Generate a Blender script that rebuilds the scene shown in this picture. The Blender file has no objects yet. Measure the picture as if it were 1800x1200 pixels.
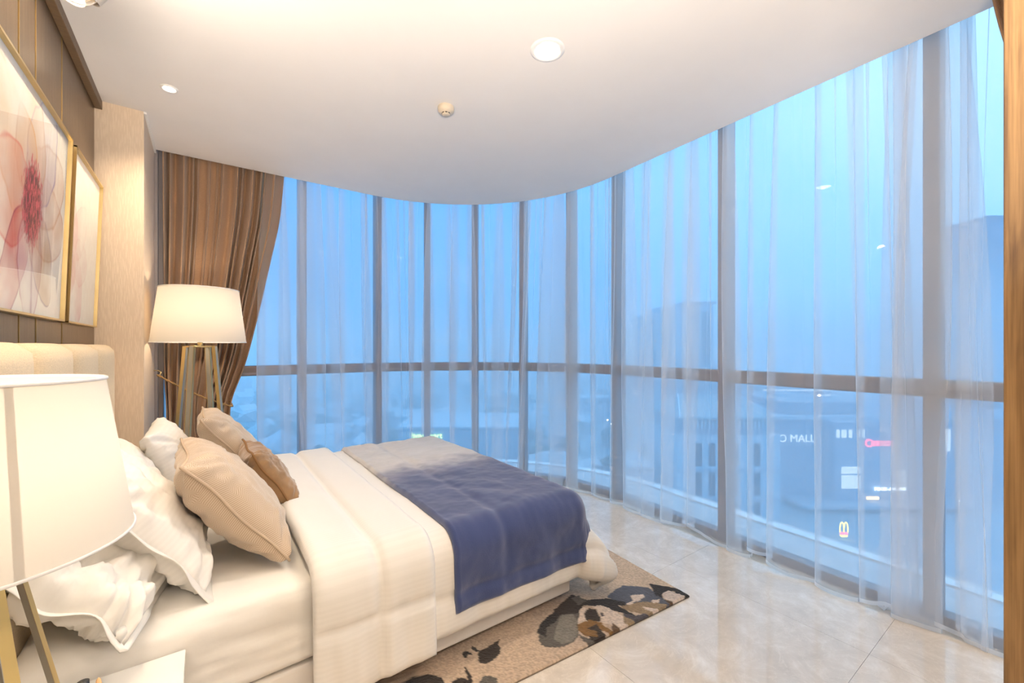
import bpy, bmesh, math, random
import numpy as np
from mathutils import Vector, Matrix, noise as mnoise

random.seed(7)
rng = np.random.RandomState(11)
PI = math.pi
SC = bpy.context.scene
COL = SC.collection

# ------------------------------------------------------------------ camera, sky, lights, exposure
CAM_H = 1.40
cam_d = bpy.data.cameras.new('camera')
cam = bpy.data.objects.new('camera', cam_d)
COL.objects.link(cam)
cam.location = (0, 0, CAM_H)
cam.rotation_euler = (PI / 2, 0, math.radians(-36))
cam_d.sensor_width = 36
cam_d.lens = 742 / 1800 * 36
cam_d.shift_y = 10 / 1800
cam_d.clip_start = 0.02
cam_d.clip_end = 6000
SC.camera = cam

SC.view_settings.view_transform = 'Standard'
SC.view_settings.look = 'None'
SC.view_settings.gamma = 1
SC.view_settings.use_curve_mapping = False
SC.view_settings.exposure = 1.27
SC.cycles.use_denoising = True
SC.cycles.transparent_max_bounces = 32
SC.cycles.max_bounces = 10
SC.cycles.diffuse_bounces = 5
SC.cycles.volume_bounces = 6
SC.cycles.sample_clamp_indirect = 4.0
SC.cycles.caustics_reflective = False
SC.cycles.caustics_refractive = False

world = bpy.data.worlds.new('dusk_sky')
SC.world = world
world.use_nodes = True
wt = world.node_tree
wt.nodes.clear()
w_out = wt.nodes.new('ShaderNodeOutputWorld')
w_bg = wt.nodes.new('ShaderNodeBackground')
w_tc = wt.nodes.new('ShaderNodeTexCoord')
w_dot = wt.nodes.new('ShaderNodeVectorMath'); w_dot.operation = 'DOT_PRODUCT'
w_dot.inputs[1].default_value = Vector((0.66, -0.22, 0.72)).normalized()
w_ramp = wt.nodes.new('ShaderNodeValToRGB')
e = w_ramp.color_ramp.elements
e[0].position = 0.0; e[0].color = (0.055, 0.235, 0.52, 1)
e[1].position = 1.0; e[1].color = (0.52, 0.74, 0.92, 1)
m1 = w_ramp.color_ramp.elements.new(0.45); m1.color = (0.07, 0.28, 0.60, 1)
m2 = w_ramp.color_ramp.elements.new(0.75); m2.color = (0.16, 0.42, 0.72, 1)
wt.links.new(w_tc.outputs['Generated'], w_dot.inputs[0])
wt.links.new(w_dot.outputs['Value'], w_ramp.inputs[0])
wt.links.new(w_ramp.outputs[0], w_bg.inputs[0])
w_bg.inputs[1].default_value = 1.0
wt.links.new(w_bg.outputs[0], w_out.inputs[0])

CEIL = 2.92
WARM = (1.0, 0.80, 0.58)
WARM2 = (1.0, 0.87, 0.72)


def light(name, kind, loc, energy, color, **kw):
    d = bpy.data.lights.new(name, kind)
    d.energy = energy
    d.color = color
    for k, v in kw.items():
        setattr(d, k, v)
    o = bpy.data.objects.new(name, d)
    o.location = loc
    COL.objects.link(o)
    return o


# ceiling downlights (two in view, two beyond the frame, two fill spots added behind)
DOWN_BIG = [(1.416, 1.64)]
DOWN_SMALL = [(-0.172, 3.19)]
light('downlight_beam', 'SPOT', (1.416, 1.64, CEIL - 0.03), 33, WARM2, spot_size=2.4, spot_blend=0.9, shadow_soft_size=0.06)
light('downlight_beam', 'SPOT', (-0.172, 3.19, CEIL - 0.02), 25, WARM, spot_size=2.2, spot_blend=0.9, shadow_soft_size=0.03)
light('downlight_beam', 'SPOT', (-0.172, 2.28, CEIL - 0.02), 22, WARM, spot_size=2.2, spot_blend=0.9, shadow_soft_size=0.03).rotation_euler = (0, 0.6, 0)
light('downlight_beam', 'SPOT', (-0.172, 1.37, CEIL - 0.02), 22, WARM, spot_size=2.2, spot_blend=0.9, shadow_soft_size=0.03).rotation_euler = (0, 0.6, 0)
light('downlight_beam', 'SPOT', (1.2, -0.6, CEIL - 0.03), 34, WARM2, spot_size=2.6, spot_blend=0.9, shadow_soft_size=0.06)  # this spot and the next are added fill
light('downlight_beam', 'SPOT', (0.1, -1.3, CEIL - 0.03), 34, WARM2, spot_size=2.6, spot_blend=0.9, shadow_soft_size=0.06)
# bulbs inside the two lampshades and the pendant
light('table_lamp_bulb', 'POINT', (-0.335, 1.14, 1.20), 1.9, WARM2, shadow_soft_size=0.04)
light('floor_lamp_bulb', 'POINT', (-0.03, 3.78, 1.63), 3.6, WARM, shadow_soft_size=0.04)
light('pendant_bulb', 'POINT', (-0.338, 1.75, 2.56), 11, WARM2, shadow_soft_size=0.05)

# unseen fill lights added behind the camera to brighten the ceiling
up1 = light('ceiling_fill', 'AREA', (1.0, -1.2, 1.5), 12, WARM2, shape='DISK', size=0.9)
up1.rotation_euler = (PI, 0, 0)
up2 = light('ceiling_fill', 'AREA', (-0.15, -0.35, 1.5), 84, WARM2, shape='DISK', size=0.9)
up2.rotation_euler = (PI, 0, 0)

# ------------------------------------------------------------------ helpers
ORG = {}
D = math.radians


def tag(o, label=None, cat=None, group=None, kind=None):
    if label: o['label'] = label
    if cat: o['category'] = cat
    if group: o['group'] = group
    if kind: o['kind'] = kind
    return o


def empty(name, loc, label=None, cat=None, group=None, kind=None):
    o = bpy.data.objects.new(name, None)
    o.empty_display_size = 0.1
    o.location = loc
    COL.objects.link(o)
    ORG[o.name] = Vector(loc)
    return tag(o, label, cat, group, kind)


def mk(name, verts, faces, mat, parent=None, smooth=False, colors=None):
    """one mesh object; verts are world coordinates"""
    org = ORG[parent.name] if parent is not None else None
    me = bpy.data.meshes.new(name)
    v = np.asarray(verts, dtype=float).reshape(-1, 3)
    if org is None:
        c = (v.min(0) + v.max(0)) / 2
        c[2] = v[:, 2].min()
        org2 = Vector(c)
        v = v - c
    else:
        v = v - np.array(org)
    me.from_pydata(v.tolist(), [], [tuple(f) for f in faces])
    me.update()
    if colors is not None:
        ca = me.color_attributes.new('Col', 'FLOAT_COLOR', 'POINT')
        cc = np.ones((len(v), 4)); cc[:, :3] = colors
        ca.data.foreach_set('color', cc.ravel())
    if smooth:
        me.polygons.foreach_set('use_smooth', [True] * len(me.polygons))
    if mat is not None:
        me.materials.append(mat)
    o = bpy.data.objects.new(name, me)
    COL.objects.link(o)
    if parent is not None:
        o.parent = parent
        ORG[o.name] = org
    else:
        o.location = org2
        ORG[o.name] = org2
    return o


def bm_obj(name, bm, mat, parent=None, smooth=False):
    vs = [tuple(v.co) for v in bm.verts]
    bm.verts.index_update()
    fs = [[v.index for v in f.verts] for f in bm.faces]
    bm.free()
    return mk(name, vs, fs, mat, parent, smooth)


def box_bm(lo, hi, bev=0.0, seg=2, bm=None, mat4=None):
    own = bmesh.new()
    bmesh.ops.create_cube(own, size=1)
    c = [(a + b) / 2 for a, b in zip(lo, hi)]
    s = [abs(b - a) for a, b in zip(lo, hi)]
    for v in own.verts:
        v.co = Vector((c[0] + v.co.x * s[0], c[1] + v.co.y * s[1], c[2] + v.co.z * s[2]))
    if bev > 0:
        bmesh.ops.bevel(own, geom=list(own.edges), offset=min(bev, min(s) * 0.45), segments=seg, profile=0.5, affect='EDGES')
    if mat4 is not None:
        bmesh.ops.transform(own, matrix=mat4, verts=own.verts)
    if bm is None:
        return own
    me = bpy.data.meshes.new('tmp')
    own.to_mesh(me); own.free()
    bm.from_mesh(me)
    bpy.data.meshes.remove(me)
    return bm


def box(name, lo, hi, mat, parent=None, bev=0.0, seg=2, smooth=False, mat4=None):
    return bm_obj(name, box_bm(lo, hi, bev, seg, None, mat4), mat, parent, smooth)


def lathe(profile, center, n=48, closed=False):
    vs, fs = [], []
    m = len(profile)
    for (r, z) in profile:
        for k in range(n):
            a = 2 * PI * k / n
            vs.append((center[0] + r * math.cos(a), center[1] + r * math.sin(a), center[2] + z))
    rng_ = m if closed else m - 1
    for i in range(rng_):
        j = (i + 1) % m
        for k in range(n):
            k2 = (k + 1) % n
            fs.append((i * n + k, i * n + k2, j * n + k2, j * n + k))
    return vs, fs


def tube(pts, r, n=8, closed=False, caps=True):
    pts = [Vector(p) for p in pts]
    vs, fs = [], []
    N = len(pts)
    up0 = Vector((0, 0, 1))
    prev = None
    for i, p in enumerate(pts):
        if closed:
            t = pts[(i + 1) % N] - pts[(i - 1) % N]
        else:
            t = pts[min(i + 1, N - 1)] - pts[max(i - 1, 0)]
        t.normalize()
        if prev is None:
            a = t.cross(up0)
            if a.length < 1e-3: a = t.cross(Vector((1, 0, 0)))
        else:
            a = prev - t * prev.dot(t)
        a.normalize(); prev = a
        b = t.cross(a)
        rr = r[i] if hasattr(r, '__len__') else r
        for k in range(n):
            w = 2 * PI * k / n
            vs.append(tuple(p + (a * math.cos(w) + b * math.sin(w)) * rr))
    for i in range(N if closed else N - 1):
        j = (i + 1) % N
        for k in range(n):
            k2 = (k + 1) % n
            fs.append((i * n + k, i * n + k2, j * n + k2, j * n + k))
    if caps and not closed:
        fs.append(tuple(range(n))[::-1])
        fs.append(tuple((N - 1) * n + k for k in range(n)))
    return vs, fs


def grid_faces(nu, nv, off=0, flip=False):
    fs = []
    for i in range(nu - 1):
        for j in range(nv - 1):
            a = off + i * nv + j
            q = (a, a + nv, a + nv + 1, a + 1)
            fs.append(q[::-1] if flip else q)
    return fs


def fbm(p, octv=3):
    return mnoise.fractal(Vector(p), 1.0, 2.0, octv)


FW = Vector((math.sin(math.radians(36)), math.cos(math.radians(36)), 0))
RT = Vector((math.cos(math.radians(36)), -math.sin(math.radians(36)), 0))


def at(px, py, depth):
    """world point that was measured at photo position (px, py) and that depth"""
    return Vector((0, 0, CAM_H)) + depth * (FW + RT * ((px - 900) / 742) + Vector((0, 0, 1)) * ((610 - py) / 742))


def floor_at(px, py, z=0.0):
    return at(px, py, (CAM_H - z) * 742 / (py - 610))


def lin(r, g, b):
    f = lambda c: (c / 255 / 12.92) if c / 255 <= 0.04045 else ((c / 255 + 0.055) / 1.055) ** 2.4
    return (f(r), f(g), f(b))


# ------------------------------------------------------------------ materials
def nmat(name):
    m = bpy.data.materials.new(name)
    m.use_nodes = True
    nt = m.node_tree
    nt.nodes.clear()
    out = nt.nodes.new('ShaderNodeOutputMaterial')
    return m, nt, out


def N(nt, kind, **inp):
    n = nt.nodes.new(kind)
    for k, v in inp.items():
        n.inputs[k.replace('_', ' ')].default_value = v
    return n


def coords(nt, scale=(1, 1, 1), rot=(0, 0, 0), src='Object'):
    tc = nt.nodes.new('ShaderNodeTexCoord')
    mp = nt.nodes.new('ShaderNodeMapping')
    mp.inputs['Scale'].default_value = scale
    mp.inputs['Rotation'].default_value = rot
    nt.links.new(tc.outputs[src], mp.inputs[0])
    return mp.outputs[0]


def pbr(name, color, rough=0.6, metal=0.0, var=0.0, nscale=8, stretch=(1, 1, 1), bump=0.0, bscale=60,
        bstretch=(1, 1, 1), sheen=0.0, spec=0.5, coat=0.0, color2=None, attr=None):
    m, nt, out = nmat(name)
    p = nt.nodes.new('ShaderNodeBsdfPrincipled')
    p.inputs['Roughness'].default_value = rough
    p.inputs['Metallic'].default_value = metal
    p.inputs['Specular IOR Level'].default_value = spec
    p.inputs['Sheen Weight'].default_value = sheen
    p.inputs['Coat Weight'].default_value = coat
    p.inputs['Base Color'].default_value = (*color, 1)
    if attr:
        a = nt.nodes.new('ShaderNodeVertexColor'); a.layer_name = attr
        nt.links.new(a.outputs[0], p.inputs['Base Color'])
    elif var > 0 or color2:
        v = coords(nt, stretch)
        n = N(nt, 'ShaderNodeTexNoise', Scale=nscale, Detail=4.0)
        nt.links.new(v, n.inputs['Vector'])
        mx = nt.nodes.new('ShaderNodeMix'); mx.data_type = 'RGBA'
        c2 = color2 or tuple(c * (1 - var) for c in color)
        mx.inputs[6].default_value = (*color, 1); mx.inputs[7].default_value = (*c2, 1)
        r = nt.nodes.new('ShaderNodeMapRange')
        r.inputs['From Min'].default_value = 0.35; r.inputs['From Max'].default_value = 0.65
        nt.links.new(n.outputs[0], r.inputs[0])
        nt.links.new(r.outputs[0], mx.inputs[0])
        nt.links.new(mx.outputs[2], p.inputs['Base Color'])
    if bump > 0:
        v = coords(nt, bstretch)
        n = N(nt, 'ShaderNodeTexNoise', Scale=bscale, Detail=3.0)
        nt.links.new(v, n.inputs['Vector'])
        b = N(nt, 'ShaderNodeBump', Strength=bump, Distance=0.005)
        nt.links.new(n.outputs[0], b.inputs['Height'])
        nt.links.new(b.outputs[0], p.inputs['Normal'])
    nt.links.new(p.outputs[0], out.inputs[0])
    return m


def emis(name, color, strength):
    m, nt, out = nmat(name)
    em = nt.nodes.new('ShaderNodeEmission')
    em.inputs[0].default_value = (*color, 1); em.inputs[1].default_value = strength
    nt.links.new(em.outputs[0], out.inputs[0])
    return m


M = {}
M['ceiling'] = pbr('ceiling_paint', (0.84, 0.81, 0.79), 0.85, var=0.02, nscale=3)
M['plaster'] = pbr('wall_paint', (0.78, 0.74, 0.68), 0.8, var=0.03)
M['panel'] = pbr('bronze_wall_panel', (0.235, 0.170, 0.112), 0.32, metal=0.8, var=0.22, nscale=6, stretch=(14, 14, 0.6),
                 bump=0.15, bscale=40, bstretch=(20, 20, 0.5))
M['gold'] = pbr('brushed_gold', (0.68, 0.52, 0.25), 0.30, metal=1.0, var=0.1)
M['champagne'] = pbr('champagne_metal', (0.42, 0.40, 0.34), 0.4, metal=0.3, var=0.06)
M['gold_satin'] = pbr('gold_satin', (0.70, 0.50, 0.18), 0.35, metal=0.4)
M['darkgold'] = pbr('dark_gold', (0.42, 0.29, 0.10), 0.35, metal=0.9)
M['crown'] = pbr('crown_wood', (0.17, 0.105, 0.055), 0.5, var=0.25, nscale=9, stretch=(1, 12, 12))
M['sheet'] = pbr('white_cotton', (0.79, 0.765, 0.72), 0.9, var=0.03, bump=0.08, bscale=35, sheen=0.15, spec=0.2)
M['base_cloth'] = pbr('bed_base_fabric', (0.80, 0.77, 0.73), 0.9, var=0.03, bump=0.05, bscale=180, spec=0.2)
M['headboard'] = pbr('headboard_boucle', lin(226, 204, 168), 0.95, var=0.16, nscale=90, stretch=(1, 1, 5), bump=0.35, bscale=160, spec=0.2, sheen=0.2)
M['brown_velvet'] = pbr('brown_velvet', lin(150, 116, 80), 0.85, var=0.30, nscale=11, bump=0.12, bscale=70, sheen=0.5, spec=0.2)
M['piping_beige'] = pbr('piping_beige', lin(190, 170, 148), 0.85, spec=0.2)
M['piping_brown'] = pbr('piping_brown', lin(132, 98, 64), 0.85, spec=0.2)
M['white_lacquer'] = pbr('white_lacquer', (0.84, 0.82, 0.78), 0.25, var=0.01)
M['mullion'] = pbr('window_frame_metal', (0.30, 0.27, 0.28), 0.45, metal=0.2, var=0.05)
M['transom'] = pbr('transom_metal', (0.27, 0.22, 0.20), 0.45, metal=0.2, var=0.1)
M['black'] = pbr('black_ceramic', (0.02, 0.02, 0.02), 0.35)
M['tan'] = pbr('tan_ceramic', lin(222, 178, 128), 0.6, var=0.1)
M['detector'] = pbr('cream_plastic', lin(214, 200, 180), 0.5)
M['slot'] = pbr('dark_slot', (0.01, 0.01, 0.01), 0.8)
M['rope'] = pbr('gold_rope', lin(176, 140, 88), 0.7, var=0.3, nscale=120, bump=0.5, bscale=220)
M['white_trim'] = pbr('white_trim', (0.85, 0.84, 0.82), 0.4)
M['downlight_glow'] = emis('downlight_glow', (1.0, 0.90, 0.74), 14)
M['throw'] = pbr('ombre_throw', (1, 1, 1), 0.85, attr='Col', sheen=0.45, bump=0.35, bscale=260, spec=0.15)
M['rug'] = pbr('rug_pile', (1, 1, 1), 0.95, attr='Col', bump=0.9, bscale=300, spec=0.1, sheen=0.2)
M['art'] = pbr('watercolour_paper', (1, 1, 1), 0.8, attr='Col')
M['slab'] = pbr('outside_slab', (0.68, 0.70, 0.72), 0.7, var=0.1)
M['kerb'] = pbr('outside_kerb', (0.95, 0.96, 0.96), 0.5, var=0.04)

# drape fabric
def drape_mat():
    m, nt, out = nmat('brown_drape')
    p = nt.nodes.new('ShaderNodeBsdfPrincipled')
    p.inputs['Roughness'].default_value = 0.8
    p.inputs['Specular IOR Level'].default_value = 0.25
    p.inputs['Sheen Weight'].default_value = 0.3
    v = coords(nt, (1, 1, 3))
    n = N(nt, 'ShaderNodeTexNoise', Scale=130.0, Detail=3.0)
    nt.links.new(v, n.inputs['Vector'])
    mx = nt.nodes.new('ShaderNodeMix'); mx.data_type = 'RGBA'
    mx.inputs[6].default_value = (*lin(140, 110, 86), 1)
    mx.inputs[7].default_value = (*lin(186, 152, 122), 1)
    nt.links.new(n.outputs[0], mx.inputs[0])
    nt.links.new(mx.outputs[2], p.inputs['Base Color'])
    b = N(nt, 'ShaderNodeBump', Strength=0.2, Distance=0.003)
    nt.links.new(n.outputs[0], b.inputs['Height'])
    nt.links.new(b.outputs[0], p.inputs['Normal'])
    nt.links.new(p.outputs[0], out.inputs[0])
    return m
M['drape'] = drape_mat()

# wallpaper with short upright dashes
def wallpaper():
    m, nt, out = nmat('dashed_wallpaper')
    p = nt.nodes.new('ShaderNodeBsdfPrincipled')
    p.inputs['Roughness'].default_value = 0.6
    v = coords(nt, (150, 150, 16))
    vo = nt.nodes.new('ShaderNodeTexVoronoi'); vo.inputs['Scale'].default_value = 1.0
    vo.distance = 'CHEBYCHEV'
    nt.links.new(v, vo.inputs['Vector'])
    r = nt.nodes.new('ShaderNodeMapRange')
    r.inputs['From Min'].default_value = 0.15; r.inputs['From Max'].default_value = 0.5
    nt.links.new(vo.outputs['Distance'], r.inputs[0])
    mx = nt.nodes.new('ShaderNodeMix'); mx.data_type = 'RGBA'
    mx.inputs[6].default_value = (*lin(228, 208, 184), 1)
    mx.inputs[7].default_value = (*lin(219, 198, 173), 1)
    nt.links.new(r.outputs[0], mx.inputs[0])
    nt.links.new(mx.outputs[2], p.inputs['Base Color'])
    b = N(nt, 'ShaderNodeBump', Strength=0.15, Distance=0.002)
    nt.links.new(r.outputs[0], b.inputs['Height'])
    nt.links.new(b.outputs[0], p.inputs['Normal'])
    nt.links.new(p.outputs[0], out.inputs[0])
    return m
M['wallpaper'] = wallpaper()

# wood
def wood():
    m, nt, out = nmat('oak_veneer')
    p = nt.nodes.new('ShaderNodeBsdfPrincipled')
    p.inputs['Roughness'].default_value = 0.5
    v = coords(nt, (9, 9, 0.55))
    n = N(nt, 'ShaderNodeTexNoise', Scale=4.0, Detail=6.0, Distortion=1.2)
    nt.links.new(v, n.inputs['Vector'])
    v2 = coords(nt, (90, 90, 1.6))
    n2 = N(nt, 'ShaderNodeTexNoise', Scale=3.0, Detail=4.0)
    nt.links.new(v2, n2.inputs['Vector'])
    ad = nt.nodes.new('ShaderNodeMath'); ad.operation = 'MULTIPLY_ADD'
    ad.inputs[1].default_value = 0.55
    nt.links.new(n2.outputs[0], ad.inputs[0]); nt.links.new(n.outputs[0], ad.inputs[2])
    rp = nt.nodes.new('ShaderNodeValToRGB')
    rp.color_ramp.elements[0].position = 0.5; rp.color_ramp.elements[0].color = (*lin(84, 60, 36), 1)
    rp.color_ramp.elements[1].position = 0.98; rp.color_ramp.elements[1].color = (*lin(146, 114, 74), 1)
    x = rp.color_ramp.elements.new(0.72); x.color = (*lin(118, 90, 56), 1)
    nt.links.new(ad.outputs[0], rp.inputs[0])
    nt.links.new(rp.outputs[0], p.inputs['Base Color'])
    nt.links.new(p.outputs[0], out.inputs[0])
    return m
M['wood'] = wood()

# marble
def marble():
    m, nt, out = nmat('cream_marble')
    p = nt.nodes.new('ShaderNodeBsdfPrincipled')
    v = coords(nt, (1, 1, 1))
    n = N(nt, 'ShaderNodeTexNoise', Scale=5.5, Detail=12.0, Roughness=0.72, Distortion=0.5)
    nt.links.new(v, n.inputs['Vector'])
    rp = nt.nodes.new('ShaderNodeValToRGB')
    el = rp.color_ramp.elements
    el[0].position = 0.30; el[0].color = (*lin(202, 190, 174), 1)
    el[1].position = 0.72; el[1].color = (*lin(236, 228, 217), 1)
    k = el.new(0.5); k.color = (*lin(216, 204, 188), 1)
    nt.links.new(n.outputs[0], rp.inputs[0])
    v3 = coords(nt, (1, 1, 1))
    n3 = N(nt, 'ShaderNodeTexNoise', Scale=5.0, Detail=7.0, Roughness=0.6, Distortion=2.2)
    nt.links.new(v3, n3.inputs['Vector'])
    ab = nt.nodes.new('ShaderNodeMath'); ab.operation = 'SUBTRACT'; ab.inputs[1].default_value = 0.5
    nt.links.new(n3.outputs[0], ab.inputs[0])
    ab2 = nt.nodes.new('ShaderNodeMath'); ab2.operation = 'ABSOLUTE'
    nt.links.new(ab.outputs[0], ab2.inputs[0])
    r = nt.nodes.new('ShaderNodeMapRange')
    r.inputs['From Min'].default_value = 0.0; r.inputs['From Max'].default_value = 0.014
    r.inputs['To Min'].default_value = 0.35; r.inputs['To Max'].default_value = 0.0
    nt.links.new(ab2.outputs[0], r.inputs[0])
    mx = nt.nodes.new('ShaderNodeMix'); mx.data_type = 'RGBA'
    mx.inputs[7].default_value = (*lin(240, 230, 215), 1)
    nt.links.new(r.outputs[0], mx.inputs[0]); nt.links.new(rp.outputs[0], mx.inputs[6])
    nt.links.new(mx.outputs[2], p.inputs['Base Color'])
    p.inputs['Roughness'].default_value = 0.055
    p.inputs['Specular IOR Level'].default_value = 1.0
    nt.links.new(p.outputs[0], out.inputs[0])
    return m
M['marble'] = marble()

# woven stripe duvet
def stripe_mat(name, base, dark, axis='Y', scale=120.0):
    m, nt, out = nmat(name)
    p = nt.nodes.new('ShaderNodeBsdfPrincipled')
    p.inputs['Roughness'].default_value = 0.75
    p.inputs['Specular IOR Level'].default_value = 0.3
    p.inputs['Sheen Weight'].default_value = 0.15
    a = nt.nodes.new('ShaderNodeUVMap') if False else nt.nodes.new('ShaderNodeAttribute')
    a.attribute_name = 'Col'
    w = nt.nodes.new('ShaderNodeSeparateColor')
    nt.links.new(a.outputs['Color'], w.inputs[0])
    mu = nt.nodes.new('ShaderNodeMath'); mu.operation = 'MULTIPLY'; mu.inputs[1].default_value = scale
    nt.links.new(w.outputs[1], mu.inputs[0])
    si = nt.nodes.new('ShaderNodeMath'); si.operation = 'SINE'
    nt.links.new(mu.outputs[0], si.inputs[0])
    r = nt.nodes.new('ShaderNodeMapRange')
    r.inputs['From Min'].default_value = -0.25; r.inputs['From Max'].default_value = 0.25
    nt.links.new(si.outputs[0], r.inputs[0])
    mx = nt.nodes.new('ShaderNodeMix'); mx.data_type = 'RGBA'
    mx.inputs[6].default_value = (*base, 1); mx.inputs[7].default_value = (*dark, 1)
    nt.links.new(r.outputs[0], mx.inputs[0])
    nt.links.new(mx.outputs[2], p.inputs['Base Color'])
    nt.links.new(p.outputs[0], out.inputs[0])
    return m
M['duvet'] = stripe_mat('satin_stripe_cotton', (0.79, 0.76, 0.71), (0.770, 0.740, 0.690), scale=2 * PI / 0.019)
M['pillowcase'] = stripe_mat('pillow_satin_stripe', (0.80, 0.775, 0.735), (0.78, 0.755, 0.715), scale=2 * PI / 0.019)

# herringbone
def herring():
    m, nt, out = nmat('beige_herringbone')
    p = nt.nodes.new('ShaderNodeBsdfPrincipled')
    p.inputs['Roughness'].default_value = 0.85
    p.inputs['Specular IOR Level'].default_value = 0.25
    p.inputs['Sheen Weight'].default_value = 0.3
    a = nt.nodes.new('ShaderNodeAttribute'); a.attribute_name = 'Col'
    w = nt.nodes.new('ShaderNodeSeparateColor')
    nt.links.new(a.outputs['Color'], w.inputs[0])
    def math_(op, x, y=None, z=None):
        q = nt.nodes.new('ShaderNodeMath'); q.operation = op
        for i, k in enumerate((x, y, z)):
            if k is None: continue
            if hasattr(k, 'is_linked'): nt.links.new(k, q.inputs[i])
            else: q.inputs[i].default_value = k
        return q.outputs[0]
    zig = math_('PINGPONG', w.outputs[0], 0.022)
    s = math_('ADD', w.outputs[1], zig)
    s2 = math_('SINE', math_('MULTIPLY', s, 2 * PI / 0.0075))
    r = nt.nodes.new('ShaderNodeMapRange')
    r.inputs['From Min'].default_value = -0.5; r.inputs['From Max'].default_value = 0.5
    nt.links.new(s2, r.inputs[0])
    mx = nt.nodes.new('ShaderNodeMix'); mx.data_type = 'RGBA'
    mx.inputs[6].default_value = (*lin(200, 182, 160), 1); mx.inputs[7].default_value = (*lin(176, 156, 134), 1)
    nt.links.new(r.outputs[0], mx.inputs[0])
    nt.links.new(mx.outputs[2], p.inputs['Base Color'])
    nt.links.new(p.outputs[0], out.inputs[0])
    return m
M['herring'] = herring()

# lampshade linen: lets the bulb's light through
def shade_mat(name, col, tr, warm=True):
    m, nt, out = nmat(name)
    d = nt.nodes.new('ShaderNodeBsdfDiffuse'); d.inputs[0].default_value = (*col, 1)
    t = nt.nodes.new('ShaderNodeBsdfTranslucent'); t.inputs[0].default_value = (*tr, 1)
    v = coords(nt, (1, 1, 1))
    n = N(nt, 'ShaderNodeTexNoise', Scale=260.0, Detail=2.0)
    nt.links.new(v, n.inputs['Vector'])
    b = N(nt, 'ShaderNodeBump', Strength=0.1, Distance=0.001)
    nt.links.new(n.outputs[0], b.inputs['Height']); nt.links.new(b.outputs[0], d.inputs['Normal'])
    mx = nt.nodes.new('ShaderNodeMixShader'); mx.inputs[0].default_value = 0.5
    nt.links.new(d.outputs[0], mx.inputs[1]); nt.links.new(t.outputs[0], mx.inputs[2])
    nt.links.new(mx.outputs[0], out.inputs[0])
    return m
M['shade'] = shade_mat('lampshade_linen', (0.88, 0.84, 0.78), (0.42, 0.385, 0.33))
M['pendant'] = shade_mat('pendant_sheet', (0.85, 0.84, 0.82), (0.6, 0.5, 0.35))

# sheer curtain: thin weave, denser where the cloth is seen edge on (longer way through the threads)
def sheer_mat(name, a0):
    m, nt, out = nmat(name)
    geo = nt.nodes.new('ShaderNodeNewGeometry')
    dp = nt.nodes.new('ShaderNodeVectorMath'); dp.operation = 'DOT_PRODUCT'
    nt.links.new(geo.outputs['Normal'], dp.inputs[0]); nt.links.new(geo.outputs['Incoming'], dp.inputs[1])
    def math_(op, x, y=None):
        q = nt.nodes.new('ShaderNodeMath'); q.operation = op
        for i, k in enumerate((x, y)):
            if k is None: continue
            if hasattr(k, 'is_linked'): nt.links.new(k, q.inputs[i])
            else: q.inputs[i].default_value = k
        return q.outputs[0]
    c = math_('MAXIMUM', math_('ABSOLUTE', dp.outputs['Value']), 0.15)
    inv = math_('DIVIDE', 1.0, c)
    tr = math_('POWER', 1.0 - a0, inv)
    al = math_('SUBTRACT', 1.0, tr)
    t = nt.nodes.new('ShaderNodeBsdfTransparent'); t.inputs[0].default_value = (1, 1, 1, 1)
    d = nt.nodes.new('ShaderNodeBsdfDiffuse'); d.inputs[0].default_value = (0.92, 0.94, 0.99, 1)
    tl = nt.nodes.new('ShaderNodeBsdfTranslucent'); tl.inputs[0].default_value = (0.96, 0.97, 0.98, 1)
    m1 = nt.nodes.new('ShaderNodeMixShader'); m1.inputs[0].default_value = 0.55
    nt.links.new(d.outputs[0], m1.inputs[1]); nt.links.new(tl.outputs[0], m1.inputs[2])
    m2 = nt.nodes.new('ShaderNodeMixShader')
    nt.links.new(al, m2.inputs[0]); nt.links.new(t.outputs[0], m2.inputs[1]); nt.links.new(m1.outputs[0], m2.inputs[2])
    nt.links.new(m2.outputs[0], out.inputs[0])
    return m
M['sheer'] = sheer_mat('white_sheer', 0.26)
M['hem'] = sheer_mat('sheer_hem', 0.55)

# window and picture glass
def glass(name, tint, refl=1.0, ior=1.45):
    m, nt, out = nmat(name)
    t = nt.nodes.new('ShaderNodeBsdfTransparent'); t.inputs[0].default_value = (*tint, 1)
    g = nt.nodes.new('ShaderNodeBsdfGlossy'); g.inputs['Roughness'].default_value = 0.01
    g.inputs[0].default_value = (refl, refl, refl, 1)
    # Schlick reflectance of a thin pane, the same from both sides
    geo = nt.nodes.new('ShaderNodeNewGeometry')
    dp = nt.nodes.new('ShaderNodeVectorMath'); dp.operation = 'DOT_PRODUCT'
    nt.links.new(geo.outputs['Normal'], dp.inputs[0]); nt.links.new(geo.outputs['Incoming'], dp.inputs[1])
    def math_(op, x, y=None, z=None):
        q = nt.nodes.new('ShaderNodeMath'); q.operation = op
        for i, k in enumerate((x, y, z)):
            if k is None: continue
            if hasattr(k, 'is_linked'): nt.links.new(k, q.inputs[i])
            else: q.inputs[i].default_value = k
        return q.outputs[0]
    r0 = ((ior - 1) / (ior + 1)) ** 2
    c5 = math_('POWER', math_('SUBTRACT', 1.0, math_('ABSOLUTE', dp.outputs['Value'])), 5.0)
    fr = math_('MULTIPLY_ADD', c5, 1 - r0, r0)
    mx = nt.nodes.new('ShaderNodeMixShader')
    nt.links.new(fr, mx.inputs[0]); nt.links.new(t.outputs[0], mx.inputs[1]); nt.links.new(g.outputs[0], mx.inputs[2])
    nt.links.new(mx.outputs[0], out.inputs[0])
    return m
M['glass'] = glass('window_glass', (0.90, 0.96, 1.0))
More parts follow.
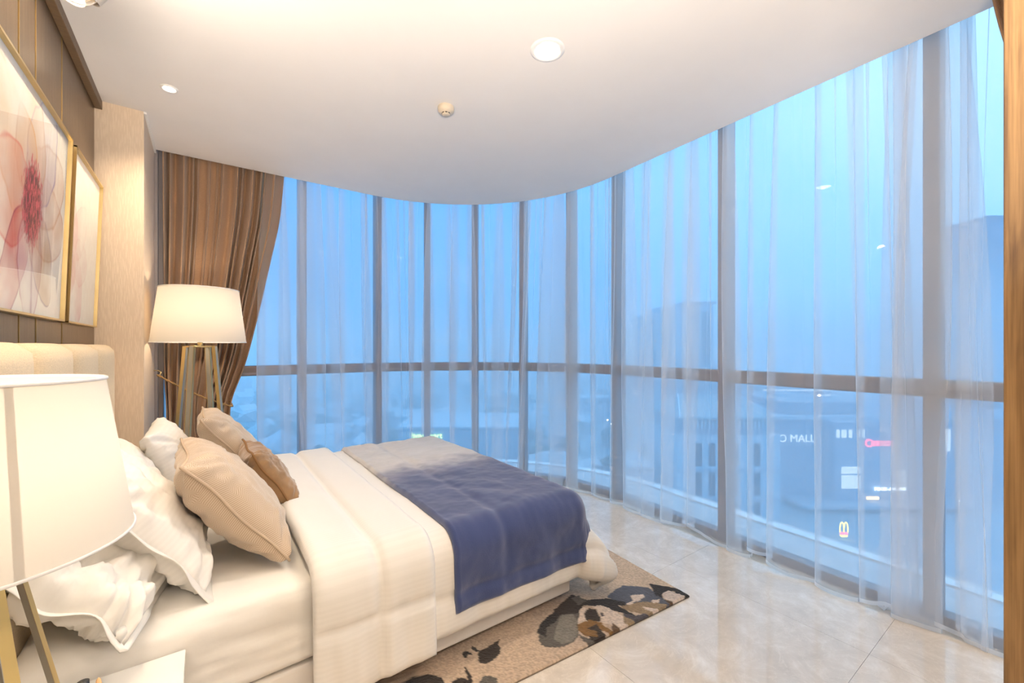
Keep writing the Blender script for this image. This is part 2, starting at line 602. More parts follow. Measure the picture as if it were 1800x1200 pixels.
M['pglass'] = glass('picture_glass', (1, 1, 1), 0.9, ior=1.4)

# ------------------------------------------------------------------ the curved window line
LEAN = 0.04
CX, CY, R0 = 1.30, 2.60, 1.64
X_START, Y_END = -0.30, -0.40
L1 = CX - X_START
L2 = PI / 2 * R0
L3 = CY - Y_END


def path(s, off=0.0):
    """point and outward normal on the line of the ceiling edge, moved outward by off"""
    if s < L1:
        return Vector((X_START + s, CY + R0 + off, 0)), Vector((0, 1, 0))
    if s < L1 + L2:
        a = PI / 2 - (s - L1) / R0
        n = Vector((math.cos(a), math.sin(a), 0))
        return Vector((CX, CY, 0)) + n * (R0 + off), n
    y = CY - (s - L1 - L2)
    return Vector((CX + R0 + off - LEAN * (CY - y), y, 0)), Vector((1, LEAN * 0, 0)).normalized()


def s_arc(deg):
    return L1 + R0 * (PI / 2 - math.radians(deg))


def s_right(y):
    return L1 + L2 + (CY - y)


def outline(off, n=60, y_end=None):
    pts = []
    for i in range(8):
        pts.append(path(L1 * i / 8, off)[0])
    for i in range(n + 1):
        pts.append(path(L1 + L2 * i / n * 0.99999, off)[0])
    for i in range(1, 9):
        pts.append(path(L1 + L2 + L3 * i / 8, off)[0])
    return pts


def prism(pts2, z0, z1):
    n = len(pts2)
    vs = [(p[0], p[1], z0) for p in pts2] + [(p[0], p[1], z1) for p in pts2]
    fs = [tuple(range(n))[::-1], tuple(range(n, 2 * n))]
    for i in range(n):
        j = (i + 1) % n
        fs.append((i, j, n + j, n + i))
    return vs, fs


WALL_X = -0.55
BACK_Y = -2.4

# ceiling with the curved front edge; deep curtain recess behind it
edge = [(p.x, p.y) for p in outline(0.0)]
poly = edge + [(edge[-1][0], BACK_Y), (WALL_X - 0.1, BACK_Y), (WALL_X - 0.1, edge[0][1])]
poly = poly[::-1]
v, f = prism(poly, CEIL, CEIL + 0.10)
ceil_o = mk('ceiling', v, f, M['ceiling']); tag(ceil_o, kind='structure')
big = [(p.x, p.y) for p in outline(0.30)]
big2 = [(p.x, p.y) for p in outline(0.86)]
poly2f = ([(WALL_X - 0.3, big[0][1])] + big + [(big[-1][0], BACK_Y - 0.2), (WALL_X - 0.3, BACK_Y - 0.2)])[::-1]
v, f = prism(poly2f, 3.36, 3.5)
o = mk('ceiling_recess', v, f, M['ceiling']); tag(o, kind='structure')

# floor: slab with separate marble tiles
poly2 = ([(WALL_X - 0.3, big2[0][1])] + big2 + [(big2[-1][0], BACK_Y - 0.2), (WALL_X - 0.3, BACK_Y - 0.2)])[::-1]
v, f = prism(poly2, -0.25, -0.012)
floor_o = mk('floor', v, f, M['slab']); tag(floor_o, kind='structure')


def clip_poly(poly, a, b):
    out = []
    nx, ny = -(b[1] - a[1]), (b[0] - a[0])
    d = lambda p: (p[0] - a[0]) * nx + (p[1] - a[1]) * ny
    for i in range(len(poly)):
        p, q = poly[i], poly[(i + 1) % len(poly)]
        dp, dq = d(p), d(q)
        if dp >= 0: out.append(p)
        if (dp >= 0) != (dq >= 0):
            t = dp / (dp - dq)
            out.append((p[0] + t * (q[0] - p[0]), p[1] + t * (q[1] - p[1])))
    return out


inner = [(p.x, p.y) for p in outline(0.13, 24)]
gx = np.arange(WALL_X, 3.6, 1.0)
gy = np.arange(-2.4, 4.6, 1.0)
for ix, x0 in enumerate(gx):
    for iy, y0 in enumerate(gy):
        g = 0.0006
        pl = [(x0 + g, y0 + g), (x0 + 1 - g, y0 + g), (x0 + 1 - g, y0 + 1 - g), (x0 + g, y0 + 1 - g)]
        for a, b in zip(inner[:-1], inner[1:]):
            if (Vector(a) - Vector(b)).length < 1e-6: continue
            pl = clip_poly(pl, b, a)
            if len(pl) < 3: break
        if len(pl) < 3: continue
        v, f = prism(pl, -0.012, 0.0)
        t = mk('tile', v, f, M['marble'], floor_o)

# outside ledge and white kerb line beyond the glass
ko = [(p.x, p.y) for p in outline(0.79)]
ki = [(p.x, p.y) for p in outline(0.70)]
vs, fs = [], []
n = len(ko)
for (a, b) in zip(ki, ko):
    vs += [(a[0], a[1], -0.012), (b[0], b[1], -0.012), (b[0], b[1], 0.0), (a[0], a[1], 0.0)]
for i in range(n - 1):
    for k in range(4):
        fs.append((i * 4 + k, (i + 1) * 4 + k, (i + 1) * 4 + (k + 1) % 4, i * 4 + (k + 1) % 4))
fs += [(0, 1, 2, 3), tuple((n - 1) * 4 + k for k in (3, 2, 1, 0))]
o = mk('trim_1', vs, fs, M['kerb']); tag(o, kind='structure')

# walls
wl = box('wall_left', (WALL_X - 0.12, BACK_Y, 0), (WALL_X - 0.02, 4.28, 3.36), M['plaster']); tag(wl, kind='structure')
# bronze panels with recessed joints and gold inlays
joints = [BACK_Y + 0.02, -1.2, -0.2, 0.55, 0.74, 1.12, 1.49, 1.68, 2.06, 2.30, 2.49, 2.87, 3.60]
for a, b in zip(joints[:-1], joints[1:]):
    box('panel', (WALL_X - 0.02, a + 0.006, 0.0), (WALL_X, b - 0.006, CEIL), M['panel'], wl, bev=0.003)
for y in joints[1:-1]:
    box('metal_inlay', (WALL_X - 0.018, y - 0.001, 0.0), (WALL_X + 0.002, y + 0.002, CEIL), M['gold'], wl)
o = box('trim_2', (WALL_X, BACK_Y, CEIL - 0.055), (WALL_X + 0.035, 3.60, CEIL), M['crown'], None, bev=0.003); tag(o, kind='structure')
o = box('wall_back', (WALL_X - 0.12, BACK_Y - 0.12, 0), (3.4, BACK_Y, 3.36), M['plaster']); tag(o, kind='structure')
o = box('wall_right', (2.98, BACK_Y, 0), (3.15, -0.42, 3.36), M['plaster']); tag(o, kind='structure')
# the papered pier between the bed wall and the window
o = box('wall_far', (WALL_X - 0.02, 3.60, 0), (-0.32, 4.28, CEIL), M['wallpaper'], None, bev=0.002); tag(o, kind='structure')
o = box('trim_3', (-0.322, 3.60, CEIL - 0.014), (-0.308, 4.28, CEIL), M['white_trim']); tag(o, kind='structure')
o = box('wall_far_end', (WALL_X - 0.12, 4.28, 0), (-0.30, 4.50, 3.36), M['mullion']); tag(o, kind='structure')

# ------------------------------------------------------------------ windows
GO = 0.18
stops = [0.0, 0.40, 1.04] + [s_arc(a) for a in (85, 68.5, 51.8, 34.6, 17.2, 0.0)] + [s_right(y) for y in (1.57, 0.48, -0.40)]
TZ0, TZ1 = 1.145, 1.235
for wi in range(len(stops) - 1):
    s0, s1 = stops[wi], stops[wi + 1]
    A, nA = path(s0, GO); B, nB = path(min(s1, L1 + L2 + L3 - 1e-4), GO)
    mid = (A + B) / 2
    t = (B - A); L = t.length; t.normalize()
    nn = Vector((-t.y, t.x, 0))
    if nn.dot(nA + nB) < 0: nn = -nn
    w = empty('window_%d' % (wi + 1), mid, kind='structure')
    rot = Matrix(((t.x, nn.x, 0, mid.x), (t.y, nn.y, 0, mid.y), (0, 0, 1, 0), (0, 0, 0, 1)))
    mw = 0.032
    # mullion stands at the start of each bay
    aA = path(s0, GO)[0]
    rotA = Matrix(((nA.y, nA.x, 0, aA.x), (-nA.x, nA.y, 0, aA.y), (0, 0, 1, 0), (0, 0, 0, 1)))
    box('mullion', (-mw, -0.07, 0.0), (mw, 0.06, 3.36), M['mullion'], w, bev=0.004, mat4=rotA)
    h = L / 2 - 0.02
    box('transom', (-h, -0.045, TZ0), (h, 0.04, TZ1), M['transom'], w, bev=0.006, mat4=rot)
    box('transom_lip', (-h, -0.052, TZ0 + 0.012), (h, -0.043, TZ0 + 0.030), M['mullion'], w, mat4=rot)
    box('bottom_rail', (-h, -0.05, 0.0), (h, 0.04, 0.055), M['mullion'], w, bev=0.004, mat4=rot)
    box('top_rail', (-h, -0.05, 3.27), (h, 0.04, 3.36), M['mullion'], w, bev=0.004, mat4=rot)
    for nm, z0, z1 in (('lower_pane', 0.055, TZ0), ('upper_pane', TZ1, 3.27)):
        vs = [rot @ Vector((x, 0, z)) for x, z in ((-h, z0), (h, z0), (h, z1), (-h, z1))]
        mk(nm, vs, [(0, 1, 2, 3)], M['glass'], w)

# ------------------------------------------------------------------ bed
BX0, BX1, BY0, BY1 = -0.44, 1.66, 1.70, 3.50
MZ = 0.53
bed = empty('bed', (0.6, 2.6, 0), 'double bed with cream upholstered headboard and white mattress', 'bed')
box('bed_base', (BX0, BY0 + 0.005, 0.045), (BX1 - 0.02, BY1 - 0.005, 0.232), M['base_cloth'], bed, bev=0.012, seg=3, smooth=False)
for x in (BX0 + 0.1, BX1 - 0.15):
    for y in (BY0 + 0.12, BY1 - 0.12):
        box('leg', (x - 0.025, y - 0.025, 0.013), (x + 0.025, y + 0.025, 0.05), M['black'], bed)


def soft_box(lo, hi, r, nx, ny, nz, wr=0.0, wscale=3.0, stretch=(1, 1, 1), seed=0):
    bm = bmesh.new()
    lo = np.array(lo); hi = np.array(hi)
    vs = {}
    pts = []
    def vid(i, j, k):
        key = (i, j, k)
        if key not in vs:
            p = lo + (hi - lo) * np.array([i / nx, j / ny, k / nz])
            q = np.clip(p, lo + r, hi - r)
            d = p - q
            l = np.linalg.norm(d)
            if l > 1e-9:
                m = np.abs(d).max()
                # map cube shell to rounded shell
                p = q + d / l * (r if m > r * 0.999 else m)
                n = d / l
            else:
                n = np.zeros(3)
            if wr:
                w = fbm((p[0] * wscale * stretch[0] + seed, p[1] * wscale * stretch[1], p[2] * wscale * stretch[2]), 4)
                p = p + n * wr * w
            vs[key] = len(pts); pts.append(p)
        return vs[key]
    fs = []
    for i in range(nx):
        for j in range(ny):
            fs.append((vid(i, j, nz), vid(i + 1, j, nz), vid(i + 1, j + 1, nz), vid(i, j + 1, nz)))
            fs.append((vid(i, j, 0), vid(i, j + 1, 0), vid(i + 1, j + 1, 0), vid(i + 1, j, 0)))
    for i in range(nx):
        for k in range(nz):
            fs.append((vid(i, 0, k), vid(i + 1, 0, k), vid(i + 1, 0, k + 1), vid(i, 0, k + 1)))
            fs.append((vid(i, ny, k), vid(i, ny, k + 1), vid(i + 1, ny, k + 1), vid(i + 1, ny, k)))
    for j in range(ny):
        for k in range(nz):
            fs.append((vid(0, j, k), vid(0, j, k + 1), vid(0, j + 1, k + 1), vid(0, j + 1, k)))
            fs.append((vid(nx, j, k), vid(nx, j + 1, k), vid(nx, j + 1, k + 1), vid(nx, j, k + 1)))
    bm.free()
    return pts, fs


v, f = soft_box((BX0, BY0 - 0.004, 0.236), (BX1, BY1, MZ), 0.045, 120, 60, 22, wr=0.012, wscale=2.4, stretch=(1.0, 1.0, 6.0))
mk('mattress', v, f, M['sheet'], bed, smooth=True)
# headboard: upright padded channels
hb = box('headboard', (WALL_X + 0.004, 1.63, 0.10), (-0.515, 3.585, 1.38), M['headboard'], bed, bev=0.01)
hj = [1.62, 2.09, 2.60, 3.11, 3.592]
for i, (a, b) in enumerate(zip(hj[:-1], hj[1:])):
    ny, nz = 18, 40
    pts, fs = [], []
    z0, z1 = 0.10, 1.415
    for jj in range(ny + 1):
        for kk in range(nz + 1):
            u = -1 + 2 * jj / ny; q = kk / nz
            y = (a + b) / 2 + u * (b - a) / 2
            z = z0 + (z1 - z0) * q
            endr = 0.0
            # round the two outer top corners
            d_end = (y - hj[0]) if i == 0 else ((hj[-1] - y) if i == len(hj) - 2 else 9)
            rr = 0.09
            if d_end < rr:
                z = min(z, z1 - rr + math.sqrt(max(0, rr * rr - (rr - d_end) ** 2)))
            puff = (max(0, 1 - abs(u) ** 3.5)) ** 0.45
            edge_top = min(1.0, (z1 - z) / 0.05)
            top = math.sqrt(max(0, 1 - (1 - edge_top) ** 2))
            x = -0.515 + 0.012 + 0.062 * puff * (0.15 + 0.85 * top)
            z_add = -0.012 * (1 - puff)
            pts.append((x, y, z + z_add * q))
    nv = nz + 1
    fs += grid_faces(ny + 1, nv, 0)
    base = len(pts)
    for p in list(pts):
        pts.append((-0.53, p[1], p[2]))
    fs += grid_faces(ny + 1, nv, base, flip=True)
    for jj in range(ny):
        a1, a2 = jj * nv + nz, (jj + 1) * nv + nz
        fs.append((a1, a2, base + a2, base + a1))
    for kk in range(nz):
        a1, a2 = kk, kk + 1
        fs.append((a1, a2, base + a2, base + a1))
        a1, a2 = ny * nv + kk, ny * nv + kk + 1
        fs.append((a2, a1, base + a1, base + a2))
    mk('padded_channel', pts, fs, M['headboard'], bed, smooth=True)

# ------------------------------------------------------------------ draped bed clothes
XF, YN, YFR = 1.665, 1.70, 3.50


def drape_pt(a, b, ztop, r=0.07, flare=0.05, zmin=0.02, p=7.0, ball=0.0):
    ex = max(0.0, a - XF + r * 0.6); en = max(0.0, YN - b + r * 0.6); ef = max(0.0, b - YFR + r * 0.6)
    ey = en if en > 0 else ef
    sy = -1 if en > 0 else 1
    e_ = (ex ** p + ey ** p) ** (1 / p)
    if e_ <= 1e-9:
        return Vector((a, b, ztop)), Vector((0, 0, 1))
    hyp = math.hypot(ex, ey)
    d = Vector((ex / hyp, sy * ey / hyp, 0))
    q = Vector((min(a, XF - r * 0.6), min(max(b, YN + r * 0.6), YFR - r * 0.6), 0))
    arc = r * PI / 2
    corner = min(ex, ey) / max(ex, ey, 1e-6)
    if e_ < arc:
        th = e_ / r
        out = r * math.sin(th); down = r * (1 - math.cos(th))
        nrm = d * math.sin(th) + Vector((0, 0, 1)) * math.cos(th)
    else:
        l = e_ - arc
        out = r + l * flare + corner * 0.11 * math.sin(0.82 * PI * min(1, l / 0.36) ** 1.8) + ball * corner ** 0.7 * 0.17 * math.sin(0.97 * PI * min(1, l / 0.34) ** 1.7); down = r + l * (1 + 0.18 * corner) - ball * corner * 0.25 * max(0, l - 0.22)
        nrm = d
    z = ztop - down
    if z < zmin: z = zmin
    return q + d * out + Vector((0, 0, z)), nrm


def cloth(name, a0, a1, b0, b1, na, nb, ztop, h, mat, parent, disp, thick=0.02, colf=None, **kw):
    pts = []; cols = []; low = []
    for i in range(na):
        a = a0 + (a1 - a0) * i / (na - 1)
        for j in range(nb):
            b = b0 + (b1 - b0) * j / (nb - 1)
            aa, bb = (a, b)
            P, nn = drape_pt(aa, bb, ztop, **kw)
            ed = min(i, na - 1 - i, j, nb - 1 - j)
            eds = 1.0 if ed >= 3 else (0.35, 0.75, 0.93)[ed]
            D = disp(a, b) * eds
            pts.append(P + nn * (h + D))
            low.append(P + nn * (h + min(D, 0) - thick * eds + 0.002))
            cols.append(colf(a, b) if colf else (a, b, 0))
    fs = grid_faces(na, nb, 0)
    base = len(pts)
    allp = pts + low
    fs += grid_faces(na, nb, base, flip=True)
    for i in range(na - 1):
        fs.append((i * nb, base + i * nb, base + (i + 1) * nb, (i + 1) * nb))
        k = nb - 1
        fs.append((i * nb + k, (i + 1) * nb + k, base + (i + 1) * nb + k, base + i * nb + k))
    for j in range(nb - 1):
        fs.append((j, j + 1, base + j + 1, base + j))
        k = (na - 1) * nb
        fs.append((k + j, base + k + j, base + k + j + 1, k + j + 1))
    return mk(name, allp, fs, mat, parent, smooth=True, colors=np.array(cols + cols))


def seamf(x, w):
    return 1 - math.exp(-(x / w) ** 2)


def duvet_disp(a, b):
    over = max(0, YN - b)
    q = 0.022
    q *= 0.30 + 0.70 * seamf(a - 1.15, 0.03)
    q *= 0.30 + 0.70 * seamf(b - (YN - 0.22), 0.022) if over > 0 else 1
    w = 0.010 * fbm((a * 3.0, b * 3.0, 1.7), 3)
    if over > 0.05:
        k = min(1, (over - 0.05) / 0.25)
        w += 0.014 * k * fbm((a * 7.0, b * 1.2, 4.2), 3)
    foot = max(0, a - XF)
    if foot > 0.05:
        w += 0.016 * min(1, foot / 0.2) * math.sin(b * 21 + 2 * fbm((b * 2, 0, 0)))
    return q + w


duvet = empty('duvet', (1.0, 2.6, MZ), 'white satin-striped duvet folded back and hanging over the bed sides', 'duvet')
cloth('cover', 0.60, XF + 0.42, YN - 0.38, YFR + 0.40, 130, 190, MZ + 0.012, 0.018, M['duvet'], duvet, duvet_disp, thick=0.03, flare=0.04, ball=0.55)


def fold_disp(a, b):
    q = 0.030
    sa = seamf(a - 0.545, 0.02)
    q *= 0.35 + 0.65 * sa
    over = YN - b
    q *= 0.35 + 0.65 * seamf(over - 0.17, 0.018)
    w = 0.010 * fbm((a * 4.0 + 9, b * 2.5, 2.7), 3)
    if over > 0.04:
        k = min(1, (over - 0.04) / 0.2)
        w += 0.015 * k * fbm((a * 9.0, b * 1.5 + a * 3, 7.2), 3)
    return q + w


cloth('turned_back_fold', 0.31, 0.775, YN - 0.415, YFR + 0.40, 44, 190, MZ + 0.016, 0.05, M['duvet'], duvet, fold_disp, thick=0.05, flare=0.045)

# ombre throw
def throw_col(a, b):
    n1 = fbm((a * 3.2, b * 3.2, 5), 4) * 0.22 + fbm((a * 14, b * 14, 9), 3) * 0.05
    t = (b - 2.30) / 0.55 + n1 * 1.8
    t = max(0, min(1, t)); t = t * t * (3 - 2 * t)
    navy = np.array(lin(52, 64, 104)); pale = np.array(lin(196, 190, 184)); mid = np.array(lin(118, 118, 134))
    edge = min(a - 0.875, 1.785 - a, b - (YN - 0.30), (YFR + 0.3) - b)
    if t < 0.5: c = navy * (1 - 2 * t) + mid * 2 * t
    else: c = mid * (2 - 2 * t) + pale * (2 * t - 1)
    c = c * (1 + 0.10 * fbm((a * 5, b * 5, 2), 3))
    return tuple(c)


def throw_disp(a, b):
    base = duvet_disp(a, b)
    w = 0.006 * fbm((a * 8, b * 8, 3.3), 3)
    over = max(0, YN - b)
    if over > 0.08:
        w += 0.009 * min(1, (over - 0.08) / 0.2) * math.sin(a * 24 + 1.5 * fbm((a * 3, b * 2, 0)))
    edge = min(a - 0.875, 1.785 - a, b - (YN - 0.30), (YFR + 0.3) - b)
    if 0 <= edge < 0.02: w += 0.004
    return 0.6 * base + 0.010 + w


th = cloth('throw_blanket', 0.875, 1.785, YN - 0.30, YFR + 0.30, 110, 260, MZ + 0.020, 0.035, M['throw'], None, throw_disp,
           thick=0.012, colf=throw_col, flare=0.045)
tag(th, 'fleece throw fading from pale grey to navy, spread over the foot of the bed', 'blanket')

# ------------------------------------------------------------------ pillows and cushions
def pillow(name, c, w, h, t, tilt, yaw, mat, label, cat, group=None, seed=0, roll=0, concave=0.10, wr=0.012, piping=None, flange=0.0, crumple=0.0, power=0.42, nres=44):
    c = Vector(c)
    Rz = Matrix.Rotation(yaw, 3, 'Z')
    ux = Rz @ Vector((0, 1, 0))
    uh = Rz @ Vector((-math.sin(tilt), 0, math.cos(tilt)))
    nn = Rz @ Vector((math.cos(tilt), 0, math.sin(tilt)))
    if roll:
        Rr = Matrix.Rotation(roll, 3, nn)
        ux = Rr @ ux; uh = Rr @ uh
    pts, cols = [], []
    n = nres
    def pos(u, v, side):
        cu = 1 - concave * (1 - v * v) * abs(u) ** 2
        cv = 1 - concave * (1 - u * u) * abs(v) ** 2
        X = w / 2 * u * cu; Y = h / 2 * v * cv
        fu, fv = min(1, abs(u)), min(1, abs(v))
        T = t / 2 * ((1 - fu ** 2.2) ** power) * ((1 - fv ** 2.2) ** power)
        # gathered wrinkles running out of the corners and edges
        rad = max(fu, fv)
        ang = math.atan2(v, u)
        wrk = wr * (0.35 + rad) * fbm((3.5 * u + seed, 3.5 * v, side * 3.1), 3) * (T / (t / 2) + 0.25)
        cr = 0.85 * wr * math.exp(-((1 - fu) ** 2 + (1 - fv) ** 2) * 3.5) * math.sin(ang * 30 + seed + 2 * wrk / max(wr, 1e-6))
        big = crumple * fbm((1.9 * u + seed * 1.3, 1.9 * v + 5, side * 2.0), 4)
        bend = crumple * 0.8 * fbm((1.2 * u + seed, 1.2 * v, 12.3), 2)
        Z = side * (T + wrk + cr + big * (0.4 + 0.6 * T / (t / 2))) + bend
        if (1 - fu) < 1e-6 or (1 - fv) < 1e-6:
            Z = bend + 0.35 * wr * math.sin(u * 4 + v * 5 + seed)
        return c + ux * X + uh * Y + nn * Z
    gap = 0
    us = [-1 + 2 * i / (n - 1) for i in range(n)]
    us = [math.copysign(abs(x) ** 0.85, x) for x in us]
    for side in (1, -1):
        for u in us:
            for v in us:
                P = pos(u, v, side)
                pts.append(P); cols.append((w / 2 * u, h / 2 * v, 0))
    fs = grid_faces(n, n, 0, flip=False) + grid_faces(n, n, n * n, flip=True)
    bm = bmesh.new()
    lay = bm.verts.layers.float_color.new('Col')
    bv = [bm.verts.new(p) for p in pts]
    for b_, cc in zip(bv, cols): b_[lay] = (cc[0] + 1, cc[1] + 1, 0, 1)
    for q in fs: bm.faces.new([bv[k] for k in q])
    bmesh.ops.remove_doubles(bm, verts=bm.verts, dist=0.0005)
    me = bpy.data.meshes.new(name)
    for fc in bm.faces: fc.smooth = True
    bmesh.ops.translate(bm, verts=bm.verts, vec=-c)
    bm.to_mesh(me); bm.free()
    me.materials.append(mat)
    o = bpy.data.objects.new(name, me); COL.objects.link(o); o.location = c
    ORG[o.name] = c
    tag(o, label, cat, group)
    loop = []
    m = 30
    for k in range(m): loop.append(pos(-1 + 2 * k / m, -1, 1))
    for k in range(m): loop.append(pos(1, -1 + 2 * k / m, 1))
    for k in range(m): loop.append(pos(1 - 2 * k / m, 1, 1))
    for k in range(m): loop.append(pos(-1, 1 - 2 * k / m, 1))
    if piping is not None:
        v_, f_ = tube(loop, 0.0052, 8, closed=True)
        mk('piping', v_, f_, piping, o, smooth=True)
    if flange:
        # flat oxford border standing out around the seam
        vs, fs2 = [], []
        cc = Vector((0, 0, 0))
        L = len(loop)
        for k, P in enumerate(loop):
            d = (P - c)
            du, dv = d.dot(ux) / (w / 2), d.dot(uh) / (h / 2)
            mu = max(abs(du), abs(dv))
            eu = math.copysign(min(1, max(0, (abs(du) - 0.72) / 0.2)), du)
            ev = math.copysign(min(1, max(0, (abs(dv) - 0.72) / 0.2)), dv)
            out = ux * eu + uh * ev
            if out.length > 1e-6: out = out / max(1, out.length ** 0.3)
            wv = 0.010 * math.sin(k * 0.23 + seed) + 0.004 * math.sin(k * 0.6 + 2 * seed)
            vs.append(P - out * 0.01); vs.append(P + out * flange * 0.5 + nn * wv * 0.5); vs.append(P + out * flange + nn * wv)
        nL = len(vs)
        for k in range(L):
            k2 = (k + 1) % L
            for j in range(2):
                fs2.append((k * 3 + j, k * 3 + j + 1, k2 * 3 + j + 1, k2 * 3 + j))
        vs = vs + [p - nn * 0.003 for p in vs]
        fs2 = fs2 + [tuple(x + nL for x in q)[::-1] for q in fs2]
        for k in range(L):
            k2 = (k + 1) % L
            fs2.append((k * 3 + 2, nL + k * 3 + 2, nL + k2 * 3 + 2, k2 * 3 + 2))
        mk('border', vs, fs2, M['sheet'], o, smooth=True)
    return o


pillow('pillow', (-0.13, 3.03, 0.765), 0.70, 0.46, 0.19, D(28), D(0), M['pillowcase'],
       'white striped pillow against the headboard on the window side of the bed', 'pillow', 'bed pillows', seed=1, flange=0.0, concave=0.06)
pillow('pillow', (-0.25, 2.62, 0.74), 0.66, 0.44, 0.18, D(26), D(6), M['pillowcase'],
       'white pillow wedged between two others in the middle of the headboard', 'pillow', 'bed pillows', seed=4, concave=0.06)
pillow('pillow', (-0.17, 2.12, 0.765), 0.66, 0.52, 0.20, D(36), D(4), M['pillowcase'],
       'white oxford pillow standing just behind the large beige cushion', 'pillow', 'bed pillows', seed=2, flange=0.045, concave=0.05, wr=0.02)
pillow('pillow', (-0.28, 1.90, 0.70), 0.52, 0.42, 0.20, D(48), D(-12), M['sheet'],
       'crumpled white pillow nearest the table lamp at the bed edge', 'pillow', 'bed pillows', seed=8, flange=0.018, crumple=0.045, concave=0.05, wr=0.035)
pillow('cushion', (0.145, 3.05, 0.79), 0.56, 0.56, 0.21, D(36), D(0), M['herring'],
       'beige herringbone cushion behind the small brown cushion, window side', 'cushion', 'throw cushions on the bed', seed=5, piping=M['piping_beige'], wr=0.014)
pillow('cushion', (0.09, 2.14, 0.775), 0.58, 0.54, 0.23, D(38), D(2), M['herring'],
       'large beige herringbone cushion with piping, nearest the camera', 'cushion', 'throw cushions on the bed', seed=3, piping=M['piping_beige'], wr=0.014)
pillow('cushion', (0.275, 2.59, 0.72), 0.44, 0.38, 0.16, D(32), D(2), M['brown_velvet'],
       'small brown velvet cushion leaning between the two beige cushions', 'cushion', 'throw cushions on the bed', seed=6, piping=M['piping_brown'], wr=0.014, concave=0.08)

# ------------------------------------------------------------------ rug with floral pattern
def crop6(lst): return [floor_at(900 + x / 5.143, 980 + y / 5.145, 0.015) for x, y in lst]
def crop7(lst): return [floor_at(700 + x / 7.2, 1080 + y / 7.2, 0.015) for x, y in lst]
RC = dict(black=(24, 20, 20), dbrown=(36, 26, 19), grey=(82, 77, 70), lgrey=(112, 107, 98), light=(200, 182, 166), gold=(118, 84, 40),
          tan=(138, 116, 88), blue=(76, 80, 90), brown=(84, 62, 42), slate=(66, 62, 66))
RUG = [
 (crop6([(860,350),(940,280),(1000,250),(1240,270),(1330,350),(1440,400),(1450,460),(1380,470),(1200,420),(1000,440)]), 'blue'),
 (crop6([(960,440),(1200,395),(1400,420),(1390,470),(1330,540),(1200,515),(1050,480)]), 'tan'),
 (crop6([(1000,470),(1120,520),(1200,505),(1325,540),(1150,665),(1120,610),(1000,520)]), 'slate'),
 (crop6([(1180,445),(1380,475),(1335,535),(1320,505),(1200,470)]), 'light'),
 (crop6([(1060,345),(1190,328),(1200,360),(1130,400),(1060,430),(1030,420),(1100,390)]), 'light'),
 (crop6([(1250,390),(1330,375),(1330,410),(1280,415)]), 'light'),
 (crop6([(1245,235),(1540,285),(1620,330),(1580,375),(1480,330),(1470,300),(1400,300),(1370,330),(1360,370),(1300,340)]), 'black'),
 (crop6([(1360,320),(1410,295),(1480,320),(1560,345),(1575,370),(1465,440),(1440,400),(1370,375)]), 'light'),
 (crop6([(1375,378),(1450,400),(1470,445),(1400,480),(1380,470),(1430,430)]), 'brown'),
 (crop6([(660,385),(850,365),(1035,400),(1020,432),(950,430),(1120,520),(1000,500),(820,445),(640,430)]), 'black'),
 (crop6([(225,670),(260,590),(330,520),(430,455),(600,470),(612,600),(600,700),(560,760),(480,800),(400,812),(260,795),(240,750),(250,700)]), 'grey'),
 (crop6([(400,620),(440,520),(540,500),(590,560),(590,690),(540,760),(460,780),(390,740)]), 'lgrey'),
 (crop6([(225,670),(260,590),(330,520),(430,460),(430,520),(400,580),(310,640),(320,740),(260,690)]), 'black'),
 (crop6([(380,470),(540,330),(720,400),(640,440),(600,500),(430,520)]), 'dbrown'),
 (crop6([(540,370),(600,340),(670,395),(600,440)]), 'grey'),
 (crop6([(605,480),(640,445),(690,465),(680,520),(700,590),(595,605)]), 'light'),
 (crop6([(725,450),(800,428),(880,460),(1000,530),(1020,600),(1110,635),(1135,680),(1050,725),(980,650),(900,610),(810,590),(780,500)]), 'light'),
 (crop6([(650,500),(700,455),(760,470),(805,580),(720,582),(660,560)]), 'dbrown'),
 (crop6([(790,505),(815,500),(828,525),(805,535)]), 'slate'),
 (crop6([(595,685),(700,735),(840,760),(920,680),(970,760),(890,855),(840,865),(750,810),(650,760)]), 'grey'),
 (crop6([(595,605),(700,560),(810,590),(920,685),(900,702),(790,650),(770,735),(660,705),(595,660)]), 'gold'),
 (crop6([(680,640),(760,600),(840,700),(835,770),(710,745),(700,712),(780,722),(770,665)]), 'dbrown'),
 (crop6([(895,640),(910,595),(980,640),(1052,705),(1045,740),(980,780),(930,710)]), 'brown'),
 (crop6([(940,690),(1000,720),(990,775),(950,790)]), 'black'),
 (crop6([(1000,530),(1080,555),(1155,620),(1145,680),(1110,635),(1020,590)]), 'tan'),
 (crop7([(1010,480),(1180,390),(1285,305),(1265,370),(1292,420),(1270,500),(1200,570),(1100,620),(1030,600),(1010,530)]), 'dbrown'),
 (crop7([(920,400),(1000,430),(1050,462),(1000,475),(925,432)]), 'black'),
 (crop7([(800,480),(850,460),(925,480),(922,512),(866,500),(875,552),(840,545)]), 'black'),
 (crop7([(838,660),(905,715),(955,870),(960,960),(900,960),(870,760)]), 'dbrown'),
 (crop7([(680,850),(750,800),(850,800),(900,870),(880,960),(690,960)]), 'dbrown'),
 (crop7([(1000,870),(1080,790),(1150,772),(1250,810),(1245,900),(1100,980)]), 'grey'),
 (crop7([(300,735),(540,790),(590,850),(600,960),(400,1000),(250,830)]), 'dbrown'),
 (crop7([(60,864),(200,780),(245,830),(240,960),(50,960)]), 'black'),
]


